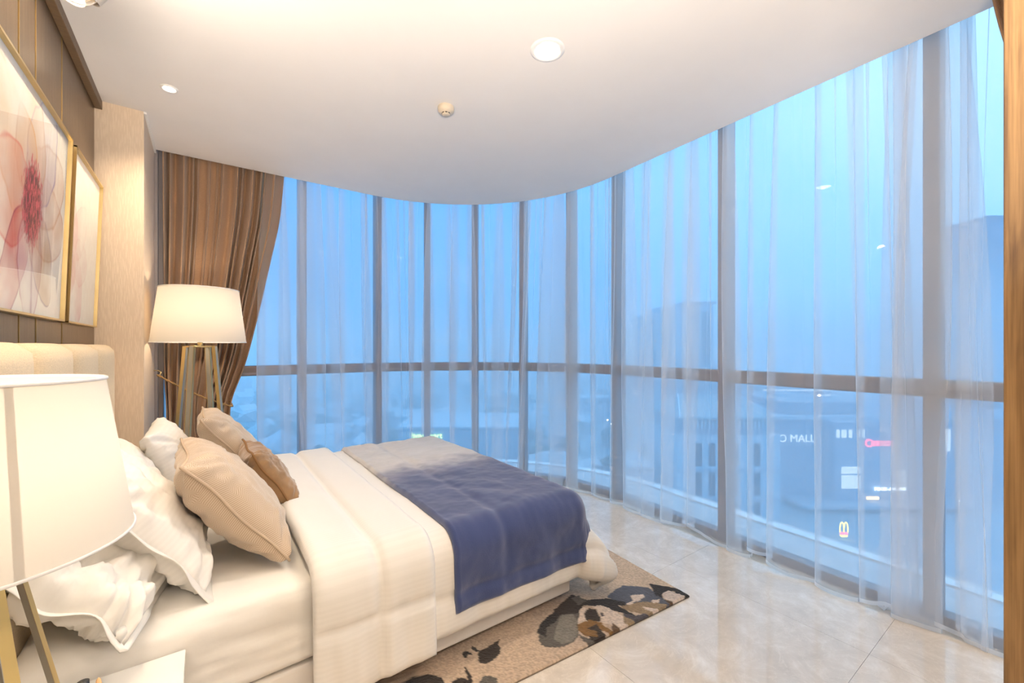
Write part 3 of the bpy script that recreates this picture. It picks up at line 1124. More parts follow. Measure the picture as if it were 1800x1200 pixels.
def inside(px, py, poly):
    res = np.zeros(px.shape, bool)
    n = len(poly)
    for i in range(n):
        x1, y1 = poly[i][0], poly[i][1]
        x2, y2 = poly[(i + 1) % n][0], poly[(i + 1) % n][1]
        c = ((y1 > py) != (y2 > py)) & (px < (x2 - x1) * (py - y1) / (y2 - y1 + 1e-12) + x1)
        res ^= c
    return res


rc0 = floor_at(1212, 1045, 0.015)           # the free corner of the rug
ed_x = (floor_at(905, 1196, 0.015) - rc0); ed_x.z = 0; ed_x.normalize()
ed_y = Vector((ed_x.y, -ed_x.x, 0))
if ed_y.y < 0: ed_y = -ed_y
RL, RWD = 2.3, 2.2
us_ = np.concatenate([np.arange(0, 1.45, 0.0065), np.arange(1.45, RL + 0.001, 0.03)])
vs_ = np.concatenate([np.arange(0, 0.56, 0.0065), np.arange(0.56, RWD + 0.001, 0.03)])
U, V = np.meshgrid(us_, vs_, indexing='ij')
PX = rc0.x + ed_x.x * U + ed_y.x * V; PY = rc0.y + ed_x.y * U + ed_y.y * V
n1 = np.array([mnoise.noise((x * 22, y * 22, 0.3)) for x, y in zip(PX.ravel(), PY.ravel())]).reshape(PX.shape)
n2 = np.array([mnoise.noise((x * 22, y * 22, 7.3)) for x, y in zip(PX.ravel(), PY.ravel())]).reshape(PX.shape)
n3 = np.array([mnoise.noise((x * 3, y * 3, 2.3)) for x, y in zip(PX.ravel(), PY.ravel())]).reshape(PX.shape)
wx, wy = PX + n1 * 0.006, PY + n2 * 0.006
base_c = np.array(lin(196, 172, 146)); cool_c = np.array(lin(172, 152, 134))
colr = base_c[None, None] * (1 - (0.5 + 0.9 * n3.clip(-0.5, 0.5))[..., None]) + cool_c[None, None] * (0.5 + 0.9 * n3.clip(-0.5, 0.5))[..., None]
hgt = np.full(PX.shape, 0.0145)
# the flowers carry on over the rest of the rug under and beyond the bed
extra = []
rr2 = np.random.RandomState(3)
for k in range(26):
    cu, cv = rr2.uniform(0.1, 2.2), rr2.uniform(0.75, 2.1)
    c0 = rc0 + ed_x * cu + ed_y * cv
    rad = rr2.uniform(0.05, 0.16)
    pl = []
    for q in range(12):
        aa = q * 2 * PI / 12; r_ = rad * rr2.uniform(0.7, 1.15)
        pl.append(Vector((c0.x + r_ * math.cos(aa), c0.y + 0.8 * r_ * math.sin(aa), 0)))
    extra.append((pl, rr2.choice(['grey', 'dbrown', 'blue', 'tan', 'light', 'black'])))
for pl, cn in RUG + extra:
    msk = inside(wx, wy, pl)
    colr[msk] = np.array(lin(*RC[cn]))
    hgt[msk] = 0.0145 + {'light': 0.003, 'grey': 0.001}.get(cn, 0.0)
sp = rng.rand(*PX.shape)
amp = 0.22 + 0.0 * sp
colr = colr * (1 + (sp[..., None] - 0.5) * 0.5)
edge_d = np.minimum(np.minimum(U, us_[-1] - U), np.minimum(V, vs_[-1] - V))
hgt = np.where(edge_d < 0.006, 0.009, hgt)
pts = np.stack([PX, PY, hgt + sp * 0.0015], -1).reshape(-1, 3)
nu, nv = len(us_), len(vs_)
fs = grid_faces(nu, nv, 0)
# skirt down to the floor
border = [(i, 0) for i in range(nu)] + [(nu - 1, j) for j in range(1, nv)] + [(i, nv - 1) for i in range(nu - 2, -1, -1)] + [(0, j) for j in range(nv - 2, 0, -1)]
bi = [i * nv + j for i, j in border]
base = len(pts)
low = pts[bi].copy(); low[:, 2] = 0.001
pts2 = np.concatenate([pts, low])
cols = np.concatenate([colr.reshape(-1, 3), np.tile(np.array(lin(60, 45, 32)), (len(bi), 1))])
for k in range(len(bi)):
    k2 = (k + 1) % len(bi)
    fs.append((bi[k], base + k, base + k2, bi[k2]))
rug = mk('rug', pts2, fs, M['rug'], None, smooth=False, colors=cols.clip(0, 1))
tag(rug, 'beige tufted rug with dark flower pattern, sticking out from under the bed', 'rug')

# ------------------------------------------------------------------ nightstand, lamp and ornaments
ns = empty('nightstand', (-0.29, 1.31, 0), 'white lacquered nightstand beside the bed, under the table lamp', 'nightstand')
box('cabinet_body', (-0.53, 0.95, 0.04), (-0.065, 1.675, 0.432), M['white_lacquer'], ns, bev=0.002)
box('top_board', (-0.535, 0.945, 0.432), (-0.05, 1.68, 0.45), M['white_lacquer'], ns, bev=0.002)
for z0, z1 in ((0.06, 0.235), (0.245, 0.42)):
    dr = box('drawer_front', (-0.065, 0.96, z0), (-0.052, 1.665, z1), M['white_lacquer'], ns, bev=0.002)
    box('handle', (-0.052, 1.22, (z0 + z1) / 2 - 0.006), (-0.036, 1.40, (z0 + z1) / 2 + 0.006), M['gold'], dr, bev=0.002)
box('plinth', (-0.52, 0.97, 0.0), (-0.09, 1.66, 0.04), M['black'], ns)


def shade(name, c, rb, rt, z0, z1, parent, n=64, th=0.003):
    prof = [(rb, z0), (rt, z1), (rt - th, z1), (rb - th, z0)]
    prof = []
    K = 10
    for k in range(K + 1): prof.append((rb + (rt - rb) * k / K, z0 + (z1 - z0) * k / K))
    v, f = lathe(prof, (c[0], c[1], 0), n)
    o = mk(name, v, f, M['shade'], parent, smooth=True)
    for nm, r_, z in (('lower_rim', rb, z0), ('upper_rim', rt, z1)):
        v, f = lathe([(r_ + 0.0015 + 0.002 * math.cos(a), z + 0.003 * math.sin(a)) for a in np.linspace(0, 2 * PI, 8, endpoint=False)], (c[0], c[1], 0), n, closed=True)
        mk(nm, v, f, M['white_trim'], o, smooth=True)
    return o


def strut(name, p0, p1, wx_, wy_, mat, parent):
    vs = []
    for p in (p0, p1):
        for sx, sy in ((-1, -1), (1, -1), (1, 1), (-1, 1)):
            vs.append((p[0] + sx * wx_ / 2, p[1] + sy * wy_ / 2, p[2]))
    fs = [(0, 3, 2, 1), (4, 5, 6, 7)] + [(k, (k + 1) % 4, 4 + (k + 1) % 4, 4 + k) for k in range(4)]
    return mk(name, vs, fs, mat, parent)


def pyramid_lamp(name, c, z_floor, z_frame, z0, z1, rb, rt, top_h, base_h, lw, label, cat, seam_ang=None, yaw=0.0, blade=False):
    root = empty(name, (c[0], c[1], z_floor), label, cat)
    sh = shade('lamp_shade', c, rb, rt, z0, z1, root)
    if seam_ang is not None:
        K = 12; vs = []; fs = []
        for k in range(K + 1):
            r_ = rb + (rt - rb) * k / K - 0.0015; z = z0 + (z1 - z0) * k / K
            for a in (seam_ang - 0.028, seam_ang + 0.028):
                vs.append((c[0] + r_ * math.cos(a), c[1] + r_ * math.sin(a), z))
        for k in range(K): fs.append((2 * k, 2 * k + 1, 2 * k + 3, 2 * k + 2))
        mk('seam', vs, fs, M['shade'], sh)
    # spider, socket and bulb
    v, f = lathe([(0.0, z0 - 0.02), (0.016, z0 - 0.02), (0.016, z0 + 0.06), (0.0, z0 + 0.06)], (c[0], c[1], 0), 20)
    mk('socket', v, f, M['gold'], root, smooth=False)
    v, f = tube([(c[0] - rt, c[1], z1 - 0.02), (c[0], c[1], z1 - 0.035), (c[0] + rt, c[1], z1 - 0.02)], 0.002, 6)
    mk('spider', v, f, M['gold'], root)
    v, f = tube([(c[0], c[1], z_frame), (c[0], c[1], z0 + 0.03)], 0.008, 12)
    mk('neck', v, f, M['gold'], root)
    # square top frame and four splayed legs of flat bar
    Rz = Matrix.Translation((c[0], c[1], 0)) @ Matrix.Rotation(yaw, 4, 'Z')
    bm = bmesh.new()
    bw = 0.010
    for s in (-1, 1):
        box_bm((-top_h, s * top_h - bw / 2, z_frame - 0.012), (top_h, s * top_h + bw / 2, z_frame), 0.001, 1, bm, mat4=Rz)
        box_bm((s * top_h - bw / 2, -top_h, z_frame - 0.012), (s * top_h + bw / 2, top_h, z_frame), 0.001, 1, bm, mat4=Rz)
    box_bm((-top_h, -0.010, z_frame - 0.010), (top_h, 0.010, z_frame - 0.001), 0.001, 1, bm, mat4=Rz)
    bm_obj('top_frame', bm, M['gold'], root)
    for k in range(4):
        a = PI / 4 + k * PI / 2
        R4 = Rz @ Matrix.Rotation(a, 4, 'Z')
        r0, r1 = base_h * math.sqrt(2), top_h * math.sqrt(2)
        def bar(name, t0, t1, d0, d1, mat, parent):
            vs = []
            for (r, z) in ((r0, z_floor), (r1, z_frame - 0.003)):
                for (dr, dt) in ((d0, t0), (d1, t0), (d1, t1), (d0, t1)):
                    vs.append(R4 @ Vector((r + dr, dt, z)))
            fs = [(0, 3, 2, 1), (4, 5, 6, 7)] + [(q, (q + 1) % 4, 4 + (q + 1) % 4, 4 + q) for q in range(4)]
            return mk(name, vs, fs, mat, parent)
        if blade:
            lg = bar('leg', -0.0095, 0.0095, -0.003, 0.003, M['gold_satin'] if k in (1, 3) else M['champagne'], root)
            bar('edge_strip', -0.0105, -0.0095, -0.0035, 0.0035, M['champagne'] if k in (1, 3) else M['gold'], lg)
            continue
        lg = bar('leg', -lw / 2, lw / 2, -lw * 0.32, lw * 0.32, M['champagne'], root)
        for t in (-1, 1):
            bar('edge_strip', t * lw / 2 - lw * 0.06, t * lw / 2 + lw * 0.06, -lw * 0.36, lw * 0.36, M['gold'], lg)
    return root


pyramid_lamp('table_lamp', (-0.335, 1.14), 0.45, 1.03, 1.046, 1.34, 0.218, 0.176, 0.042, 0.130, 0.018,
             'table lamp with white drum shade and gold pyramid legs on the nightstand', 'lamp', seam_ang=D(-60), blade=True)
pyramid_lamp('floor_lamp', (-0.03, 3.78), 0.0, 1.41, 1.435, 1.815, 0.282, 0.236, 0.067, 0.152, 0.030,
             'tall floor lamp with tapered cream shade, in front of the brown drape', 'lamp', yaw=D(17))
v, f = lathe([(0, 0), (0.03, 0), (0.032, 0.02), (0.018, 0.08), (0.004, 0.155), (0, 0.16)], (-0.207, 1.40, 0.45), 24)
o = mk('ornament', v, f, M['tan'], None, smooth=True); tag(o, 'tan pointed ornament on the nightstand, only its tip showing', 'ornament')
v, f = lathe([(0, 0), (0.024, 0), (0.028, 0.05), (0.012, 0.10), (0.012, 0.13), (0, 0.13)], (-0.243, 1.455, 0.45), 24)
o = mk('small_bottle', v, f, M['black'], None, smooth=True); tag(o, 'small black bottle beside the tan ornament on the nightstand', 'bottle')

# ------------------------------------------------------------------ pictures
def blend(cols, mask, c, k):
    m = (mask * k)[..., None].clip(0, 1)
    return cols * (1 - m) + np.array(c)[None, None] * m


def fnoise(A, B, sc, z, octv=4):
    return np.array([mnoise.fractal((a * sc, b * sc, z), 1.0, 2.0, octv) for a, b in zip(A.ravel(), B.ravel())]).reshape(A.shape)


def petal(A, B, cx, cy, ang, ln, wd, nz, edge=0.035):
    """soft mask and outline mask of one petal growing from (cx, cy)"""
    dx, dy = A - cx, B - cy
    t = (dx * math.cos(ang) + dy * math.sin(ang)) / ln
    s = (-dx * math.sin(ang) + dy * math.cos(ang)) / wd
    prof = np.sqrt(np.clip(np.sin(np.clip(t, 0, 1) ** 0.8 * PI), 0, 1))
    d = (prof - np.abs(s)) + nz * 0.25
    d = np.where((t < 0) | (t > 1), -1, d)
    m = np.clip(d / 0.10, 0, 1)
    ed = np.exp(-((d - 0.06) / edge) ** 2) * (d > 0)
    return m, ed, t.clip(0, 1)


def picture(name, y0, y1, z0, z1, label, kind, group):
    """picture hanging on the left wall, leaning slightly out at the top"""
    lean = 0.028
    root = empty(name, (WALL_X + 0.01, (y0 + y1) / 2, z0), label, 'picture', group)
    def P(y, z, d):
        return (WALL_X + 0.004 + d + lean * (z - z0) / (z1 - z0), y, z)
    fw, dp = 0.008, 0.032
    for nm, (a0, a1, b0, b1) in (('frame_rail', (y0, y1, z1 - fw, z1)), ('frame_rail', (y0, y1, z0, z0 + fw)),
                                 ('frame_stile', (y0, y0 + fw, z0, z1)), ('frame_stile', (y1 - fw, y1, z0, z1))):
        vs = [P(a, b, d) for d in (0, dp) for a, b in ((a0, b0), (a1, b0), (a1, b1), (a0, b1))]
        fs = [(0, 3, 2, 1), (4, 5, 6, 7)] + [(k, (k + 1) % 4, 4 + (k + 1) % 4, 4 + k) for k in range(4)]
        mk(nm, vs, fs, M['gold'], root)
    na = int((y1 - y0) / 0.0045); nb = int((z1 - z0) / 0.0045)
    A, B = np.meshgrid(np.linspace(y0 + fw, y1 - fw, na), np.linspace(z0 + fw, z1 - fw, nb), indexing='ij')
    nz = fnoise(A, B, 5, 1.0, 3) * 0.8; nz2 = fnoise(A, B, 30, 4.0, 3); nz3 = fnoise(A, B, 3.5, 8.0, 3)
    paper = np.array(lin(255, 247, 230))
    C = np.tile(paper, (*A.shape, 1)) * (1 + 0.03 * nz2[..., None])
    if kind == 'big':
        cx, cy = 2.30, 1.93
        C = blend(C, np.clip(nz3 * 1.5, 0, 1), lin(236, 234, 238), 0.4)
        pet = [(-0.15, 0.42, .16, (228, 190, 160), (206, 150, 120)), (0.55, 0.44, .17, (236, 204, 176), (206, 150, 110)),
               (1.15, 0.50, .17, (228, 224, 232), (112, 84, 160)), (1.75, 0.50, .16, (238, 214, 182), (205, 160, 130)),
               (2.45, 0.55, .18, (240, 208, 170), (226, 170, 110)), (3.2, 0.50, .17, (238, 176, 150), (222, 110, 96)),
               (4.15, 0.60, .10, (206, 84, 84), (160, 46, 80)), (4.75, 0.46, .13, (222, 190, 196), (176, 60, 84)),
               (5.35, 0.44, .13, (190, 150, 104), (110, 70, 120))]
        for ang, ln, wd, c1, c2 in pet:
            m, ed, t = petal(A, B, cx, cy, ang, ln, wd, nz)
            C = blend(C, m * (0.42 + 0.8 * nz.clip(-0.4, 0.7)), lin(*c1), 0.85)
            C = blend(C, m * (1 - t) ** 3, lin(150, 60, 70), 0.45)
            C = blend(C, ed * (0.6 + nz), lin(*c2), 0.8)
        rr = np.hypot((A - cx) / 0.105, (B - cy) / 0.15)
        sp_ = fnoise(A * 4, B, 26, 2.0, 3)
        core = np.clip((1.05 + 0.35 * sp_ - rr) / 0.15, 0, 1)
        C = blend(C, core, lin(136, 34, 56), 0.92)
        C = blend(C, core * (sp_ > 0.12), lin(218, 92, 110), 0.8)
        C = blend(C, core * (sp_ < -0.18), lin(70, 30, 52), 0.85)
        st = np.exp(-((A - cx - 0.02 - 0.12 * (cy - B) ** 2) / 0.010) ** 2) * (B < cy - 0.1)
        C = blend(C, st * (0.8 + nz), lin(150, 60, 90), 0.8)
    else:
        cx, cy = 2.93, 1.86
        for ang, ln, wd, c1, c2 in [(0.9, 0.34, .12, (240, 196, 184), (226, 138, 130)), (-0.2, 0.28, .12, (242, 206, 196), (232, 160, 150)),
                                    (-1.2, 0.36, .12, (240, 190, 180), (226, 140, 134)), (1.9, 0.30, .08, (236, 170, 160), (222, 120, 120)),
                                    (-2.0, 0.32, .08, (236, 180, 160), (220, 120, 110))]:
            m, ed, t = petal(A, B, cx, cy, ang, ln, wd, nz)
            C = blend(C, m * (0.4 + 0.7 * nz.clip(-0.5, 0.7)), lin(*c1), 0.8)
            C = blend(C, ed * (0.5 + nz), lin(*c2), 0.55)
    pts = [P(a, b, 0.016) for a, b in zip(A.ravel(), B.ravel())]
    mk('painting', pts, grid_faces(A.shape[0], A.shape[1], 0), M['art'], root, colors=C.reshape(-1, 3).clip(0, 1))
    vs = [P(a, b, 0.024) for a, b in ((y0 + fw, z0 + fw), (y1 - fw, z0 + fw), (y1 - fw, z1 - fw), (y0 + fw, z1 - fw))]
    mk('glass_sheet', vs, [(0, 1, 2, 3)], M['pglass'], root)
    vs = [P(a, b, d) for d in (0.001, 0.006) for a, b in ((y0 + fw, z0 + fw), (y1 - fw, z0 + fw), (y1 - fw, z1 - fw), (y0 + fw, z1 - fw))]
    mk('backing_board', vs, [(0, 3, 2, 1), (4, 5, 6, 7)] + [(k, (k + 1) % 4, 4 + (k + 1) % 4, 4 + k) for k in range(4)], M['white_trim'], root)
    return root


picture('picture', 1.74, 2.735, 1.515, 2.345, 'large framed watercolour of a red-hearted flower above the headboard', 'big', 'framed flower pictures')
picture('picture', 2.80, 3.435, 1.515, 2.345, 'narrow framed pale pink petal watercolour beside the papered pier', 'small', 'framed flower pictures')

# ------------------------------------------------------------------ ceiling fittings
def downlight(x, y, r, label):
    root = empty('downlight', (x, y, CEIL), label, 'downlight', 'ceiling downlights')
    v, f = lathe([(r, 0), (r, -0.006), (r * 1.25, -0.008), (r * 1.42, -0.003), (r * 1.42, 0)], (x, y, CEIL), 48)
    mk('trim_ring', v, f, M['white_trim'], root, smooth=True)
    v, f = lathe([(0.0, -0.002), (r, -0.002)], (x, y, CEIL), 48)
    mk('lens', v, f, M['downlight_glow'], root)


downlight(1.416, 1.64, 0.062, 'large lit round downlight in the middle of the white ceiling')
downlight(-0.172, 3.19, 0.03, 'small lit downlight in the ceiling near the papered pier')
downlight(-0.172, 2.28, 0.03, 'small downlight above the pillows, just outside the top of the view')
downlight(-0.172, 1.37, 0.03, 'small downlight above the nightstand, outside the top of the view')
downlight(1.2, -0.6, 0.062, 'added fill downlight behind the viewer, nearer the window')  # fittings made up to go with the added fill spots
downlight(0.1, -1.3, 0.062, 'added fill downlight behind the viewer, nearer the bronze wall')
sd = empty('smoke_detector', (1.234, 2.41, CEIL), 'round cream smoke detector on the ceiling beyond the large downlight', 'smoke detector')
v, f = lathe([(0.0, -0.052), (0.022, -0.052), (0.026, -0.046), (0.026, -0.040), (0.040, -0.038), (0.050, -0.026), (0.052, -0.010), (0.050, 0.0)], (1.234, 2.41, CEIL), 40)
mk('housing', v, f, M['detector'], sd, smooth=True)
for k in range(8):
    a0 = k * PI / 4 + 0.1; vs = []
    for a in np.linspace(a0, a0 + 0.55, 5):
        for r_, z in ((0.0262, -0.0455), (0.0264, -0.0395)):
            vs.append((1.234 + (r_ + 0.0006) * math.cos(a), 2.41 + (r_ + 0.0006) * math.sin(a), CEIL + z))
    mk('vent_slot', vs, [(2 * i, 2 * i + 2, 2 * i + 3, 2 * i + 1) for i in range(4)], M['slot'], sd)

# pendant of curled white sheets, upper left
pe = empty('pendant_lamp', (-0.338, 1.75, 2.92), 'white pendant lamp of curled translucent sheets hanging at the upper left', 'lamp')
v, f = tube([(-0.338, 1.75, 2.92), (-0.338, 1.75, 2.48)], 0.004, 8); mk('cord', v, f, M['white_trim'], pe)
v, f = lathe([(0.0, 0.0), (0.05, 0.0), (0.05, -0.02), (0.0, -0.02)], (-0.338, 1.75, 2.92), 24); mk('ceiling_rose', v, f, M['white_trim'], pe)
for k in range(7):
    vs = []; n1_, n2_ = 26, 8
    rot = k * 2 * PI / 7 + 0.4; tl = 0.35 + 0.15 * math.sin(k * 2.1)
    for i in range(n1_):
        t = i / (n1_ - 1)
        ang = rot + (t - 0.5) * 2.6
        rad = 0.055 + 0.045 * math.sin(t * PI) + 0.018 * math.sin(3 * t + k)
        for j in range(n2_):
            q = j / (n2_ - 1) - 0.5
            zc = 2.50 + 0.10 * (t - 0.5) * math.sin(k * 1.7 + 1) + q * 0.13 * (0.55 + 0.45 * math.sin(t * PI))
            rr_ = rad + q * 0.09 * math.sin(k + t * 2)
            vs.append((-0.338 + rr_ * math.cos(ang), 1.75 + rr_ * math.sin(ang), zc))
    o = mk('curled_sheet', vs, grid_faces(n1_, n2_, 0), M['pendant'], pe, smooth=True)
    md = o.modifiers.new('thick', 'SOLIDIFY'); md.thickness = 0.002

# ------------------------------------------------------------------ curtains
# brown drape, tied back to the pier
def drape(name, xl, xr, yc, zt, ztie, zb, nfold, label, group, right_edge, amp=0.052):
    nu_, nz_ = 420, 70
    pts = []
    for i in range(nu_):
        u = i / (nu_ - 1)
        for k in range(nz_):
            z = zt + (zb - zt) * (k / (nz_ - 1))
            a, b = right_edge(z)
            squeeze = (b - a) / (xr - xl)
            uu = u + 0.020 * math.sin(2 * PI * nfold * u * 0.37 + 1.0)
            x = a + (b - a) * uu
            ph = 2 * PI * nfold * (u + 0.012 * math.sin(13 * u + 2.0))
            fold = math.sin(ph) + 0.35 * math.sin(2.13 * ph + 0.7) * (0.6 + 0.4 * math.sin(z * 1.3))
            am = amp * (0.55 + 0.45 * squeeze) * (0.75 + 0.35 * math.sin(u * 9 + 1))
            y = yc - am * fold + 0.012 * fbm((x * 3, z * 1.2, 2.0), 3)
            x += 0.012 * math.cos(ph) * (1.0)
            pts.append((x, y, z))
    o = mk(name, pts, grid_faces(nu_, nz_, 0), M['drape'], None, smooth=True)
    md = o.modifiers.new('thick', 'SOLIDIFY'); md.thickness = 0.004
    tag(o, label, 'curtain', group)
    return o


def interp(z, tab):
    tab = sorted(tab)
    if z <= tab[0][0]: return tab[0][1]
    for (z0, v0), (z1, v1) in zip(tab[:-1], tab[1:]):
        if z <= z1:
            t = (z - z0) / (z1 - z0)
            return v0 + (v1 - v0) * t
    return tab[-1][1]


def smooth_tab(z, tab):
    return sum(interp(z + d, tab) for d in (-0.12, -0.06, 0, 0.06, 0.12)) / 5


LT = [(3.16, 0.56), (2.92, 0.55), (2.5, 0.515), (2.17, 0.45), (1.7, 0.36), (1.26, 0.265), (1.05, 0.195), (0.90, 0.14), (0.80, 0.15), (0.4, 0.22), (0.0, 0.25)]
drape('drape', -0.295, 0.55, 4.297, 3.16, 0.92, 0.012, 14, 'brown woven drape tied back beside the papered pier, behind the floor lamp', 'brown drapes',
      lambda z: (smooth_tab(z, [(3.2, -0.29), (1.2, -0.275), (0.92, -0.255), (0.0, -0.27)]), smooth_tab(z, LT)))
# right drape runs along the window behind the timber panel
pts = []
nu_, nz_ = 120, 50
for i in range(nu_):
    u = i / (nu_ - 1)
    for k in range(nz_):
        z = 3.16 - 3.15 * k / (nz_ - 1)
        y1_ = smooth_tab(z, [(3.2, 0.285), (2.92, 0.262), (2.69, 0.225), (2.2, 0.12), (1.2, -0.10), (0.9, -0.16), (0.0, -0.10)])
        y = y1_ + (-0.40 - y1_) * u
        ph = 2 * PI * 7 * u
        pts.append((2.76 + 0.035 * math.sin(ph) + 0.01 * math.sin(2.3 * ph), y, z))
o = mk('drape', pts, grid_faces(nu_, nz_, 0), M['drape'], None, smooth=True)
md = o.modifiers.new('thick', 'SOLIDIFY'); md.thickness = 0.004
tag(o, 'sliver of brown drape at the upper right, behind the timber panel', 'curtain', 'brown drapes')

# rope tie-back and wall hook
tb = empty('curtain_tieback', (-0.31, 4.215, 1.2), 'twisted gold rope tie-back looped from the pier around the brown drape', 'tieback')
rp = []
for k in range(41):
    t = k / 40
    rp.append(Vector((-0.30 + 0.47 * t, 4.215 - 0.03 * math.sin(t * PI), 1.19 - 0.28 * t - 0.02 * math.sin(t * PI))))
for st in range(2):
    q = []
    for k, p_ in enumerate(rp):
        a = k * 0.9 + st * PI
        q.append(p_ + Vector((0, math.cos(a), math.sin(a))) * 0.004)
    v, f = tube(q, 0.0048, 6); mk('rope_strand', v, f, M['rope'], tb, smooth=True)
v, f = tube([(0.17, 4.215, 0.91), (0.185, 4.25, 0.905), (0.18, 4.30, 0.92), (0.14, 4.335, 0.95)], 0.0075, 8); mk('rope_end', v, f, M['rope'], tb, smooth=True)
v, f = tube([(-0.32, 4.235, 1.22), (-0.29, 4.23, 1.22), (-0.275, 4.22, 1.205), (-0.285, 4.215, 1.18), (-0.30, 4.215, 1.175)], 0.004, 8); mk('wall_hook', v, f, M['gold'], tb, smooth=True)
v, f = lathe([(0.0, 0.0), (0.016, 0.004), (0.0, 0.012)], (-0.31, 4.235, 1.215), 12); mk('rose_plate', v, f, M['gold'], tb)

# sheers
def sheer(name, sa, sb, label, seed, n_fine, group, dense=None, off=0.06):
    r_ = np.random.RandomState(seed)
    ds = 0.0032
    ns_ = int((sb - sa) / ds)
    nz_ = 46
    ss = np.linspace(sa, sb, ns_)
    # irregular phase for fine gathers (top) and broad folds (bottom)
    def phase(wl_mean, jit):
        w = [0.0]; x = []
        inc = np.ones(ns_)
        k = max(3, int((sb - sa) / wl_mean))
        ctrl = r_.uniform(1 - jit, 1 + jit, k + 2)
        inc = np.interp(np.linspace(0, k + 1, ns_), np.arange(k + 2), ctrl)
        return np.cumsum(inc) * (ss[1] - ss[0]) * 2 * PI / wl_mean
    pf = phase(0.058, 0.6); pc = phase(0.20, 0.6); pm = phase(0.12, 0.6)
    af = np.interp(ss, np.linspace(sa, sb, 40), r_.uniform(0.3, 1.3, 40))
    ac = np.interp(ss, np.linspace(sa, sb, 26), r_.uniform(0.4, 1.35, 26))
    am = np.interp(ss, np.linspace(sa, sb, 34), r_.uniform(0.2, 1.2, 34))
    FL = np.interp(ss, [0, L1 + L2 + 0.2, L1 + L2 + 1.0, s_right(1.4), s_right(0.7), s_right(0.45), 20], [1.0, 1.0, 1.0, 0.55, 0.6, 1.3, 1.2])
    drift = np.interp(ss, np.linspace(sa, sb, 22), r_.uniform(-0.09, 0.09, 22))
    lift = np.clip(np.interp(ss, np.linspace(sa, sb, 46), r_.uniform(-0.05, 0.06, 46)), 0.004, 1)
    pts = []
    fz = []
    for k in range(nz_):
        q = k / (nz_ - 1)
        fz.append(q)
    hempts = []
    for i, s in enumerate(ss):
        for k, q in enumerate(fz):
            z = 3.14 * (1 - q) + lift[i] * q
            wf = 0.35 + 0.65 * max(0.0, 1 - q * 1.2)
            wc = min(1.0, 0.42 + q * 0.85)
            wm = 0.6 + 0.4 * math.sin(min(1, q * 1.2) * PI)
            A = 0.007 * wf * af[i] * math.sin(pf[i]) + 0.034 * wc * ac[i] * math.sin(pc[i]) + 0.010 * wm * am[i] * math.sin(pm[i])
            # sideways roll of the folds makes the cloth overlap itself
            T = 0.024 * wf * af[i] * math.sin(pf[i] + 1.2) + FL[i] * 0.080 * wc * ac[i] * math.sin(pc[i] + 1.1) + FL[i] * 0.062 * wm * am[i] * math.sin(pm[i] + 1.3) + drift[i] * q
            s2 = min(max(s + T, 0.0), L1 + L2 + L3 - 1e-3)
            P, n_ = path(s2, off + A - 0.03 * q)
            pts.append((P.x, P.y, z))
    o = mk(name, pts, grid_faces(ns_, nz_, 0), M['sheer'], None, smooth=True)
    tag(o, label, 'curtain', group)
    # doubled hem
    hz = []
    P0 = np.array(pts).reshape(ns_, nz_, 3)
    b0 = P0[:, -1]; b1 = P0[:, -2]
    t_ = 0.022 / np.maximum(1e-6, (b1[:, 2] - b0[:, 2]))
    up_ = b0 + (b1 - b0) * t_[:, None]
    d_ = b0[:, :2] - np.array([CX, CY]); d_ = d_ / np.linalg.norm(d_, axis=1)[:, None]
    b0 = b0.copy(); up_ = up_.copy(); b0[:, :2] -= d_ * 0.001; up_[:, :2] -= d_ * 0.001
    hv = np.stack([b0, up_], 1).reshape(-1, 3)
    mk('hem', hv, grid_faces(ns_, 2, 0), M['hem'], o, smooth=True)
    return o


S_SPLIT = s_right(0.44)
sheer('sheer_curtain', 0.66, S_SPLIT + 0.0, 'long white sheer curtain along the curved window, behind the bed', 21, 100, 'sheer curtains')
sheer('sheer_curtain', S_SPLIT - 0.20, L1 + L2 + L3 - 0.02, 'short white sheer panel at the far right beside the timber panel', 5, 30, 'sheer curtains', off=0.10)

# timber panel at the right edge
wp = empty('timber_panel', (1.7, -0.2, 0), 'floor-to-ceiling timber veneer panel at the right edge of the view', 'panel')
box('veneer_leaf', (1.30, -0.50, 0.0), (1.34, 0.106, CEIL), M['wood'], wp, bev=0.002)
box('side_leaf', (1.34, 0.066, 0.0), (1.90, 0.104, CEIL), M['wood'], wp, bev=0.002)

# ------------------------------------------------------------------ outside: the hazy town far below
GZ = -52.0
M['ground'] = pbr('town_ground', (0.50, 0.55, 0.58), 0.9, var=0.4, nscale=0.03, color2=(0.28, 0.36, 0.38))
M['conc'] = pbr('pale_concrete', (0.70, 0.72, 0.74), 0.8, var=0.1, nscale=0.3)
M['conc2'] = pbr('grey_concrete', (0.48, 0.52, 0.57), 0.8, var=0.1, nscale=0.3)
M['roofm'] = pbr('sheet_roof', (0.50, 0.54, 0.54), 0.6, var=0.1, nscale=0.5)
M['win'] = pbr('dark_window', (0.05, 0.07, 0.10), 0.3)
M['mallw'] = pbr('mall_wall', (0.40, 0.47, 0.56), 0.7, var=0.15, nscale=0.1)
M['tree'] = pbr('tree_crown', (0.05, 0.10, 0.06), 0.9, var=0.4, nscale=1)
M['rooftile'] = pbr('house_roof', (0.33, 0.24, 0.22), 0.9, var=0.3, nscale=0.2)
M['litw'] = emis('lit_white_sign', (0.9, 0.97, 1.0), 3.0)
M['litwin'] = emis('lit_window', (0.75, 0.9, 1.0), 0.55)
M['lity'] = emis('lit_yellow_sign', (1.0, 0.82, 0.10), 1.5)
M['litr'] = emis('lit_red_sign', (1.0, 0.12, 0.2), 1.2)
M['lito'] = emis('lit_orange_sign', (1.0, 0.62, 0.25), 1.6)
M['litg'] = emis('lit_green_sign', (0.55, 0.95, 0.25), 1.6)
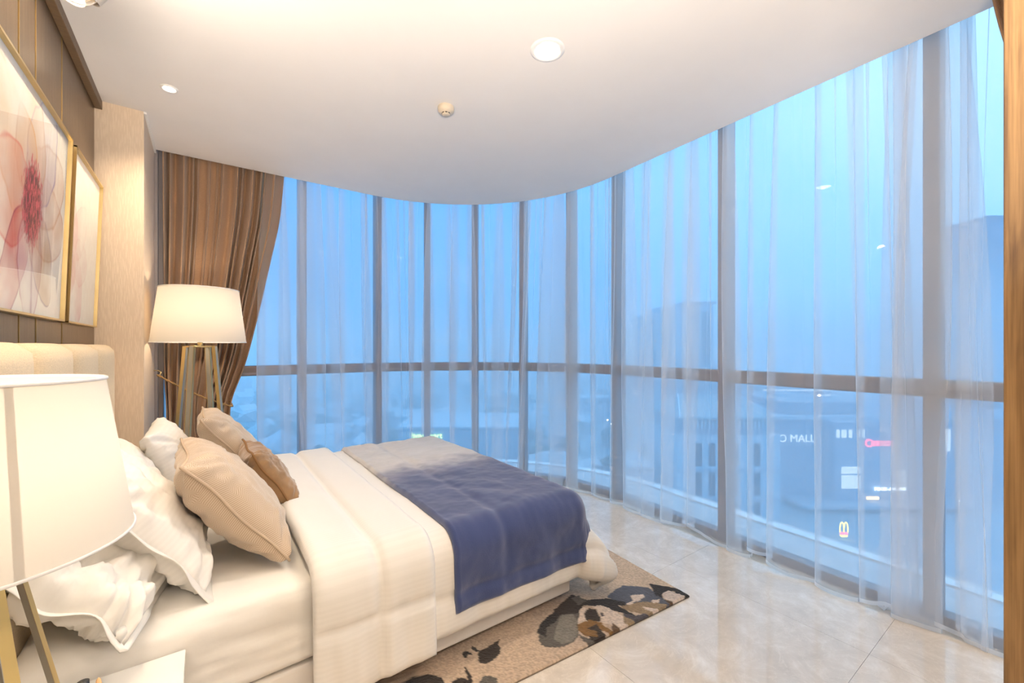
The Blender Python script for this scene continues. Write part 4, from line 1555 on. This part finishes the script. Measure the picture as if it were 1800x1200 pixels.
M['lamp'] = emis('street_light', (1.0, 0.96, 0.85), 14)

o = mk('ground', [(-900, 8, GZ), (9, 8, GZ), (9, -900, GZ), (1900, -900, GZ), (1900, 1900, GZ), (-900, 1900, GZ)], [(0, 1, 2, 3, 4, 5)], M['ground'])
tag(o, kind='structure')


def frame_of(p):
    """unit vectors of a face turned to the viewer's side of town"""
    d = Vector((p.x, p.y, 0)).normalized()
    r = Vector((d.y, -d.x, 0))
    return r, d


class Facade:
    def __init__(self, px, depth, yaw=0.0):
        self.o = at(px, 610, depth); self.o.z = 0
        self.r = Matrix.Rotation(yaw, 3, 'Z') @ RT
        self.d = Matrix.Rotation(yaw, 3, 'Z') @ FW
    def m4(self):
        r, d, o = self.r, self.d, self.o
        return Matrix(((r.x, d.x, 0, o.x), (r.y, d.y, 0, o.y), (0, 0, 1, 0), (0, 0, 0, 1)))
    def box(self, name, u0, u1, d0, d1, z0, z1, mat, parent):
        return box(name, (u0, d0, z0), (u1, d1, z1), mat, parent, mat4=self.m4())
    def pt(self, u, d, z):
        return self.m4() @ Vector((u, d, z))


def zy(py, depth): return CAM_H + (610 - py) / 742 * depth
def ux_(px, px0, depth): return (px - px0) / 742 * depth

# tower block
DT = 260
F = Facade(1200, DT)
tw = empty('tower_block', F.pt(0, 0, GZ), 'hazy high-rise tower block standing left of the thick window post', 'building')
zt = zy(535, DT)
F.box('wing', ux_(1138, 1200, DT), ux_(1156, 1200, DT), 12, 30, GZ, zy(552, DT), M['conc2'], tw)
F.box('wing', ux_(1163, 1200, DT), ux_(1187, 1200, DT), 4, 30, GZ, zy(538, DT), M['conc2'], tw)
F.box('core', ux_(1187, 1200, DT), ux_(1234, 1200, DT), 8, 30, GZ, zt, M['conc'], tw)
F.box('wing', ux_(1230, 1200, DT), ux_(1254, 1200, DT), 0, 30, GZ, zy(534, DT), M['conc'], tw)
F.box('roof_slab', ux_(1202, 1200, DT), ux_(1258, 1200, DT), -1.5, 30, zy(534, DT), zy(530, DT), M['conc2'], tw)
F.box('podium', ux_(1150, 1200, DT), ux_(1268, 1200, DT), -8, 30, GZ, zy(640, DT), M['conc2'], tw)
bm = bmesh.new()
for (a, b, dd, top) in ((1165, 1186, 3.8, 543), (1233, 1248, -0.2, 548)):
    nc = 3
    for ci in range(nc):
        for ri in range(20):
            u0 = ux_(a + (b - a) * (ci + 0.15) / nc, 1200, DT); u1 = ux_(a + (b - a) * (ci + 0.8) / nc, 1200, DT)
            z1 = zy(top + ri * 4.6, DT); z0 = z1 - 1.5
            box_bm((u0, dd - 0.1, z0), (u1, dd + 0.3, z1), 0, 1, bm, mat4=F.m4())
o = bm_obj('windows', bm, M['win'], tw); o['kind'] = 'stuff'

F = Facade(1770, 240)
hr_ = empty('distant_high_rise', F.pt(0, 0, GZ), 'dim blue high-rise at the far right, beside the timber panel', 'building')
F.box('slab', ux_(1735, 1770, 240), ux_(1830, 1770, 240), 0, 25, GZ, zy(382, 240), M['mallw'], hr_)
F.box('roof_edge', ux_(1733, 1770, 240), ux_(1832, 1770, 240), -0.6, 25.6, zy(382, 240), zy(379, 240), M['conc2'], hr_)

# building with the hipped sheet roof
DH = 115
F = Facade(1294, DH)
hb_ = empty('hip_roof_building', F.pt(0, 0, GZ), 'pale building with hipped sheet-metal roof, behind the thick window post', 'building')
U = lambda px: ux_(px, 1294, DH)
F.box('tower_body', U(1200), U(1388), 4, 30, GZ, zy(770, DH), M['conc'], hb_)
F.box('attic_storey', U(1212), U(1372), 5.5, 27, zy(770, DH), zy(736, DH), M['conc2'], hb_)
z_e, z_r = zy(737, DH), zy(705, DH)
q = [F.pt(U(1203), 3, z_e), F.pt(U(1380), 3, z_e), F.pt(U(1392), 30, z_e), F.pt(U(1192), 30, z_e), F.pt(U(1232), 16, z_r), F.pt(U(1350), 16, z_r)]
q += [p - Vector((0, 0, 0.6)) for p in q[:4]]
rf = mk('hipped_roof', q, [(0, 1, 5, 4), (1, 2, 5), (2, 3, 4, 5), (3, 0, 4), (0, 6, 7, 1), (1, 7, 8, 2), (2, 8, 9, 3), (3, 9, 6, 0), (9, 8, 7, 6)], M['roofm'], hb_)
for k in range(15):
    t = k / 14
    a = q[0].lerp(q[1], t); b = q[4].lerp(q[5], t)
    v, f = tube([a + Vector((0, 0, 0.12)), b + Vector((0, 0, 0.12))], 0.13, 4)
    mk('roof_rib', v, f, M['kerb'], rf)
for a, b in ((0, 4), (1, 5)):
    v, f = tube([q[a] + Vector((0, 0, 0.15)), q[b] + Vector((0, 0, 0.15))], 0.22, 5); mk('roof_hip', v, f, M['kerb'], rf)
for k in range(22):
    pxk = 1218 + k * 7
    F.box('railing_post', U(pxk), U(pxk + 2.4), 4.6, 5.2, zy(758, DH), zy(744, DH), M['kerb'], hb_)
for pxk in (1234, 1258, 1300, 1340):
    for y0, y1 in ((785, 826), (838, 880), (892, 934), (946, 988)):
        F.box('window', U(pxk), U(pxk + 11), 3.8, 4.2, zy(y1, DH), zy(y0, DH), M['win'], hb_)
for y in (831, 885, 939):
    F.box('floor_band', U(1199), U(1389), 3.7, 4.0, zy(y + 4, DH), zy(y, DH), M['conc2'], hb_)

# the mall
DM = 140
F = Facade(1500, DM, yaw=0.0)
U = lambda px: ux_(px, 1500, DM)
ml = empty('shopping_mall', F.pt(0, 0, GZ), 'big hazy shopping mall with lit signs behind the right-hand panes', 'building')
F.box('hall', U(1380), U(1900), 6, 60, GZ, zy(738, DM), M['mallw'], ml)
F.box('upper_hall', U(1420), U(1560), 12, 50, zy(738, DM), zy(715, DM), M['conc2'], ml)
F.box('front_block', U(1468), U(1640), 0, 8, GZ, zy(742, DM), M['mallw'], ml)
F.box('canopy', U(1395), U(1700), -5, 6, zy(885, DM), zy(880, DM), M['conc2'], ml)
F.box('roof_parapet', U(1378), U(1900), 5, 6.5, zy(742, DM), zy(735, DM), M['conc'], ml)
for a, b in ((1470, 1475), (1479, 1487), (1492, 1497), (1506, 1511), (1515, 1519)):
    F.box('lit_window', U(a), U(b), -0.3, 0.3, zy(769, DM), zy(755, DM), M['litwin'], ml)
F.box('lit_window', U(1479), U(1512), -0.3, 0.3, zy(832, DM), zy(820, DM), M['litwin'], ml)
F.box('lit_window', U(1479), U(1512), -0.3, 0.3, zy(858, DM), zy(835, DM), M['litwin'], ml)
F.box('lit_window', U(1575), U(1592), -0.3, 0.3, zy(862, DM), zy(826, DM), M['litwin'], ml)
F.box('lit_window', U(1688), U(1702), 5.6, 6.2, zy(800, DM), zy(760, DM), M['litwin'], ml)


def sign(text, F, u, d, z, size, mat, name, parent=None, label=None, bold=0.0, sx=1.0, z_scale=1.0):
    cu = bpy.data.curves.new(name, 'FONT')
    cu.body = text; cu.size = size; cu.extrude = 0.12; cu.offset = bold
    o = bpy.data.objects.new(name, cu); COL.objects.link(o)
    r, dd = F.r, F.d
    p = F.pt(u, d, z)
    mw = Matrix(((r.x * sx, 0, -dd.x, p.x), (r.y * sx, 0, -dd.y, p.y), (0, z_scale, 0, p.z), (0, 0, 0, 1)))
    me_dg = bpy.context.evaluated_depsgraph_get()
    bpy.context.view_layer.update()
    me = bpy.data.meshes.new_from_object(o)
    bpy.data.objects.remove(o)
    vs = [mw @ v_.co for v_ in me.vertices]
    fs = [tuple(pp.vertices) for pp in me.polygons]
    bpy.data.meshes.remove(me)
    return mk(name, vs, fs, mat, parent)


sg = sign('O MALL', F, U(1387), 5.6, zy(783, DM), 3.6, M['litwin'], 'wall_sign', ml)
# red round badge with block lettering
v, f = lathe([(0.9, 0), (1.35, 0), (1.35, 0.3), (0.9, 0.3)], (0, 0, 0), 20, closed=True)
c0 = F.pt(U(1526), -0.3, zy(778, DM))
vs = [c0 + F.r * p[0] + Vector((0, 0, 1)) * p[1] - F.d * p[2] for p in v]
rs = empty('red_sign', c0, 'glowing red shop sign high on the mall front', 'sign')
mk('badge', vs, f, M['litr'], rs)
for k in range(6):
    F.box('letter_block', U(1533 + k * 6.2), U(1536.6 + k * 6.2), -0.6, -0.2, zy(783, DM), zy(774, DM), M['litr'], rs)
sg = sign('FOOD-AVENUE', F, U(1535), -0.5, zy(861, DM), 1.5, M['litw'], 'white_sign'); tag(sg, 'bright white lettering low on the mall front', 'sign')
orr = empty('orange_sign', F.pt(U(1530), -0.4, zy(875, DM)), 'small orange lit sign below the white lettering', 'sign')
for k in range(5):
    F.box('letter_block', U(1522 + k * 4.4), U(1525.2 + k * 4.4), -0.6, -0.2, zy(877, DM), zy(872, DM), M['lito'], orr)
# golden arches pole sign
DA = 118
FA = Facade(1482, DA)
ar = empty('arches_sign', FA.pt(0, 0, GZ), 'yellow double-arch letter sign on a pole, above the white kerb', 'sign')
z0, z1 = zy(934, DA), zy(917, DA)
H = z1 - z0; Wd = 14 / 742 * DA
def arch(cx):
    pts_ = []
    for k in range(25):
        t = k / 24
        ang = PI * (1 - t)
        pts_.append(FA.pt(cx + Wd / 4 * math.cos(ang), -0.3, z0 + H * math.sin(ang) ** 0.75))
    return pts_
for s_ in (-1, 1):
    v, f = tube(arch(s_ * Wd / 4), 0.17, 8); mk('arch', v, f, M['lity'], ar, smooth=True)
FA.box('red_band', -Wd * 0.45, Wd * 0.45, -0.5, 0.0, z0 - 0.7, z0 - 0.1, M['litr'], ar)
FA.box('name_board', -Wd * 0.4, Wd * 0.4, -0.5, 0.0, z0 - 1.3, z0 - 0.8, M['lity'], ar)
FA.box('pole', -0.2, 0.2, 0.1, 0.5, GZ, z0, M['conc2'], ar)

# long building with rows of lit windows on the skyline side
DL = 260
F = Facade(1400, DL)
U = lambda px: ux_(px, 1400, DL)
lb = empty('long_office_block', F.pt(0, 0, GZ), 'long low block with two rows of lit windows below the window rail', 'building')
F.box('body', U(1335), U(1462), 0, 25, GZ, zy(680, DL), M['conc2'], lb)
F.box('roof_slab', U(1332), U(1466), -1, 26, zy(680, DL), zy(677, DL), M['conc'], lb)
for row in (684, 693):
    for k in range(9):
        F.box('lit_window', U(1341 + k * 13.5), U(1352 + k * 13.5), -0.3, 0.2, zy(row + 3, DL), zy(row, DL), M['litwin'], lb)
# grey blocks around the mall
def low_block(px0, px1, py_top, depth, mat, label, dd=18):
    F = Facade((px0 + px1) / 2, depth)
    c = (px0 + px1) / 2
    r = empty('low_building', F.pt(0, 0, GZ), label, 'building', 'low buildings around the mall')
    F.box('body', ux_(px0, c, depth), ux_(px1, c, depth), 0, dd, GZ, zy(py_top, depth), mat, r)
    F.box('roof_edge', ux_(px0 - 1, c, depth), ux_(px1 + 1, c, depth), -0.6, dd + 0.6, zy(py_top, depth), zy(py_top - 1.5, depth), M['conc'], r)
    n_ = max(2, int((px1 - px0) / 12))
    for k in range(n_):
        a = px0 + (px1 - px0) * (k + 0.25) / n_; b = px0 + (px1 - px0) * (k + 0.7) / n_
        F.box('window', ux_(a, c, depth), ux_(b, c, depth), -0.2, 0.2, zy(py_top + 10, depth), zy(py_top + 4, depth), M['win'], r)


low_block(1352, 1380, 708, 170, M['conc'], 'pale plain block right of the hipped roof')
low_block(1412, 1462, 704, 210, M['conc'], 'pale block under the lit office rows, left of the mall hall')
low_block(1560, 1660, 712, 230, M['conc2'], 'wide grey block behind the mall, left of the folded sheer edge')
low_block(1690, 1760, 705, 200, M['conc2'], 'grey block seen through the far right pane')
low_block(1105, 1150, 820, 120, M['conc2'], 'grey block low down left of the hip-roofed building')
low_block(1010, 1075, 700, 300, M['conc2'], 'low block left of the tower below the window rail')

# "hypermart" sign on a low hall
DY = 150
FY = Facade(750, DY)
hm = empty('market_hall', FY.pt(0, 0, GZ), 'low market hall with a green sign just above the bed', 'building')
FY.box('hall', ux_(700, 750, DY), ux_(930, 750, DY), 0, 30, GZ, zy(752, DY), M['conc2'], hm)
FY.box('roof_edge', ux_(698, 750, DY), ux_(932, 750, DY), -1, 31, zy(752, DY), zy(749, DY), M['conc'], hm)
sign('hypermart', FY, ux_(723, 750, DY), -0.5, zy(769, DY), 2.6, M['litg'], 'wall_sign', hm, bold=0.03)

# streets of small houses, each a thing; one box mesh shared
def house_mesh(nm, rot):
    bm = bmesh.new()
    box_bm((-0.5, -0.5, 0), (0.5, 0.5, 0.62), 0, 1, bm)
    return bm
hv_ = [(-.5, -.5, 0), (.5, -.5, 0), (.5, .5, 0), (-.5, .5, 0), (-.5, -.5, .6), (.5, -.5, .6), (.5, .5, .6), (-.5, .5, .6)]
hf_ = [(0, 1, 5, 4), (1, 2, 6, 5), (2, 3, 7, 6), (3, 0, 4, 7)]
rv_ = [(-.56, -.56, .6), (.56, -.56, .6), (.56, .56, .6), (-.56, .56, .6), (-.56, 0, 1), (.56, 0, 1)]
rf_ = [(0, 1, 5, 4), (2, 3, 4, 5), (1, 2, 5), (3, 0, 4), (3, 2, 1, 0)]
wme = []
for i, mt in enumerate((M['conc'], M['kerb'], M['conc2'])):
    me = bpy.data.meshes.new('house_wall'); me.from_pydata(hv_, [], hf_); me.materials.append(mt); wme.append(me)
rme = []
for mt in (M['rooftile'], M['roofm'], M['conc']):
    me = bpy.data.meshes.new('house_roof'); me.from_pydata(rv_, [], rf_); me.materials.append(mt); rme.append(me)
hr = random.Random(5)
cnt = 0
while cnt < 150:
    px = hr.uniform(400, 1190); dep = 150 * (1 + 2.6 * hr.random() ** 1.3)
    if 690 < px < 940 and dep < 215: continue
    if 1130 < px and dep > 380: continue
    if px > 990 and dep < 330 and hr.random() < 0.5: continue
    p = at(px, 610, dep)
    if p.y < 20: continue
    ro = bpy.data.objects.new('house', wme[hr.randrange(3)]); COL.objects.link(ro)
    ro.location = (p.x, p.y, GZ)
    ro.rotation_euler = (0, 0, hr.uniform(-0.5, 0.5) + hr.choice((0, PI / 2)))
    ro.scale = (hr.uniform(9, 20), hr.uniform(8, 13), hr.uniform(6, 13))
    tag(ro, 'small hazy house among the roofs far below the left windows', 'house', 'houses far below the windows')
    rr_ = bpy.data.objects.new('roof', rme[hr.randrange(3)]); COL.objects.link(rr_); rr_.parent = ro
    cnt += 1
# tree crowns between the houses: uncountable greenery
bm = bmesh.new()
for k in range(420):
    px = hr.uniform(380, 1200); dep = 130 * (1 + 3.6 * hr.random() ** 1.2)
    p = at(px, 610, dep)
    if p.y < 20: continue
    rad = hr.uniform(2.5, 6.5)
    mt_ = Matrix.Translation((p.x, p.y, GZ + rad * 0.8)) @ Matrix.Diagonal((rad, rad, rad * hr.uniform(0.7, 1.1), 1))
    bmesh.ops.create_icosphere(bm, subdivisions=1, radius=1, matrix=mt_)
o = bm_obj('trees', bm, M['tree']); tag(o, 'dark tree crowns filling the gaps between the far houses', 'trees', kind='stuff')
# street and roof lights
SL = ((1353, 693, 240, 0.75, 'left of two bright roof lights on the long office block'),
      (1440, 695, 240, 0.8, 'right of two bright roof lights on the long office block'),
      (1390, 886, 150, 0.4, 'small white street light at the foot of the hip-roofed building'),
      (1591, 705, 220, 0.4, 'brighter of two faint lights just under the rail, by the folded sheer edge'),
      (1555, 710, 215, 0.3, 'fainter of two lights just under the rail, above the red sign'),
      (1686, 881, 140, 0.35, 'street light low in the far right pane'),
      (1405, 907, 150, 0.3, 'lowest street light between the hip-roofed building and the yellow arches'),
      (1544, 918, 150, 0.25, 'small street light to the right of the yellow arches'),
      (528, 712, 260, 0.5, 'lone light among the far houses beside the brown drape'),
      (1075, 745, 200, 0.35, 'lower light of a pair in the town above the foot of the bed'),
      (1068, 738, 205, 0.35, 'upper light of a pair in the town above the foot of the bed'))
for (px, py, dep, r_, lab) in SL:
    p = at(px, py, dep)
    bm = bmesh.new(); bmesh.ops.create_icosphere(bm, subdivisions=1, radius=r_, matrix=Matrix.Translation(p))
    root = empty('street_light', (p.x, p.y, GZ), lab, 'street light', 'distant street lights')
    bm_obj('lantern', bm, M['lamp'], root)
    v, f = tube([(p.x, p.y, GZ), (p.x, p.y, p.z)], 0.15, 5); mk('pole', v, f, M['conc2'], root)

# low hills on the horizon
pts, fs = [], []
nh = 80
for i in range(nh):
    px = 300 + 1600 * i / (nh - 1)
    p = at(px, 610, 1500)
    hh = 30 + 28 * abs(fbm((i * 0.13, 0, 0), 4)) + 40 * math.exp(-((px - 1350) / 60) ** 2) * 0.6
    pts += [(p.x, p.y, GZ), (p.x, p.y, GZ + hh), (p.x * 1.08, p.y * 1.08, GZ)]
for i in range(nh - 1):
    a = i * 3
    fs += [(a, a + 3, a + 4, a + 1), (a + 1, a + 4, a + 5, a + 2)]
o = mk('hills', pts, fs, M['tree'], None, smooth=True); tag(o, kind='structure')

# haze over the town: a real body of mist, open to the sky
HZ = [(6, -900), (1800, -900), (1800, 1800), (-900, 1800), (-900, 7), (6, 7)]
v, f = prism(HZ, GZ + 0.5, 26)
hz, nt, out = nmat('evening_haze')
vsx = nt.nodes.new('ShaderNodeVolumeScatter')
vsx.inputs['Color'].default_value = (0.95, 0.985, 1.0, 1)
vsx.inputs['Density'].default_value = 0.0036
vsx.inputs['Anisotropy'].default_value = 0.0
nt.links.new(vsx.outputs[0], out.inputs['Volume'])
o = mk('haze', v, f, hz); tag(o, 'blue evening haze lying over the town outside', 'haze', kind='stuff')
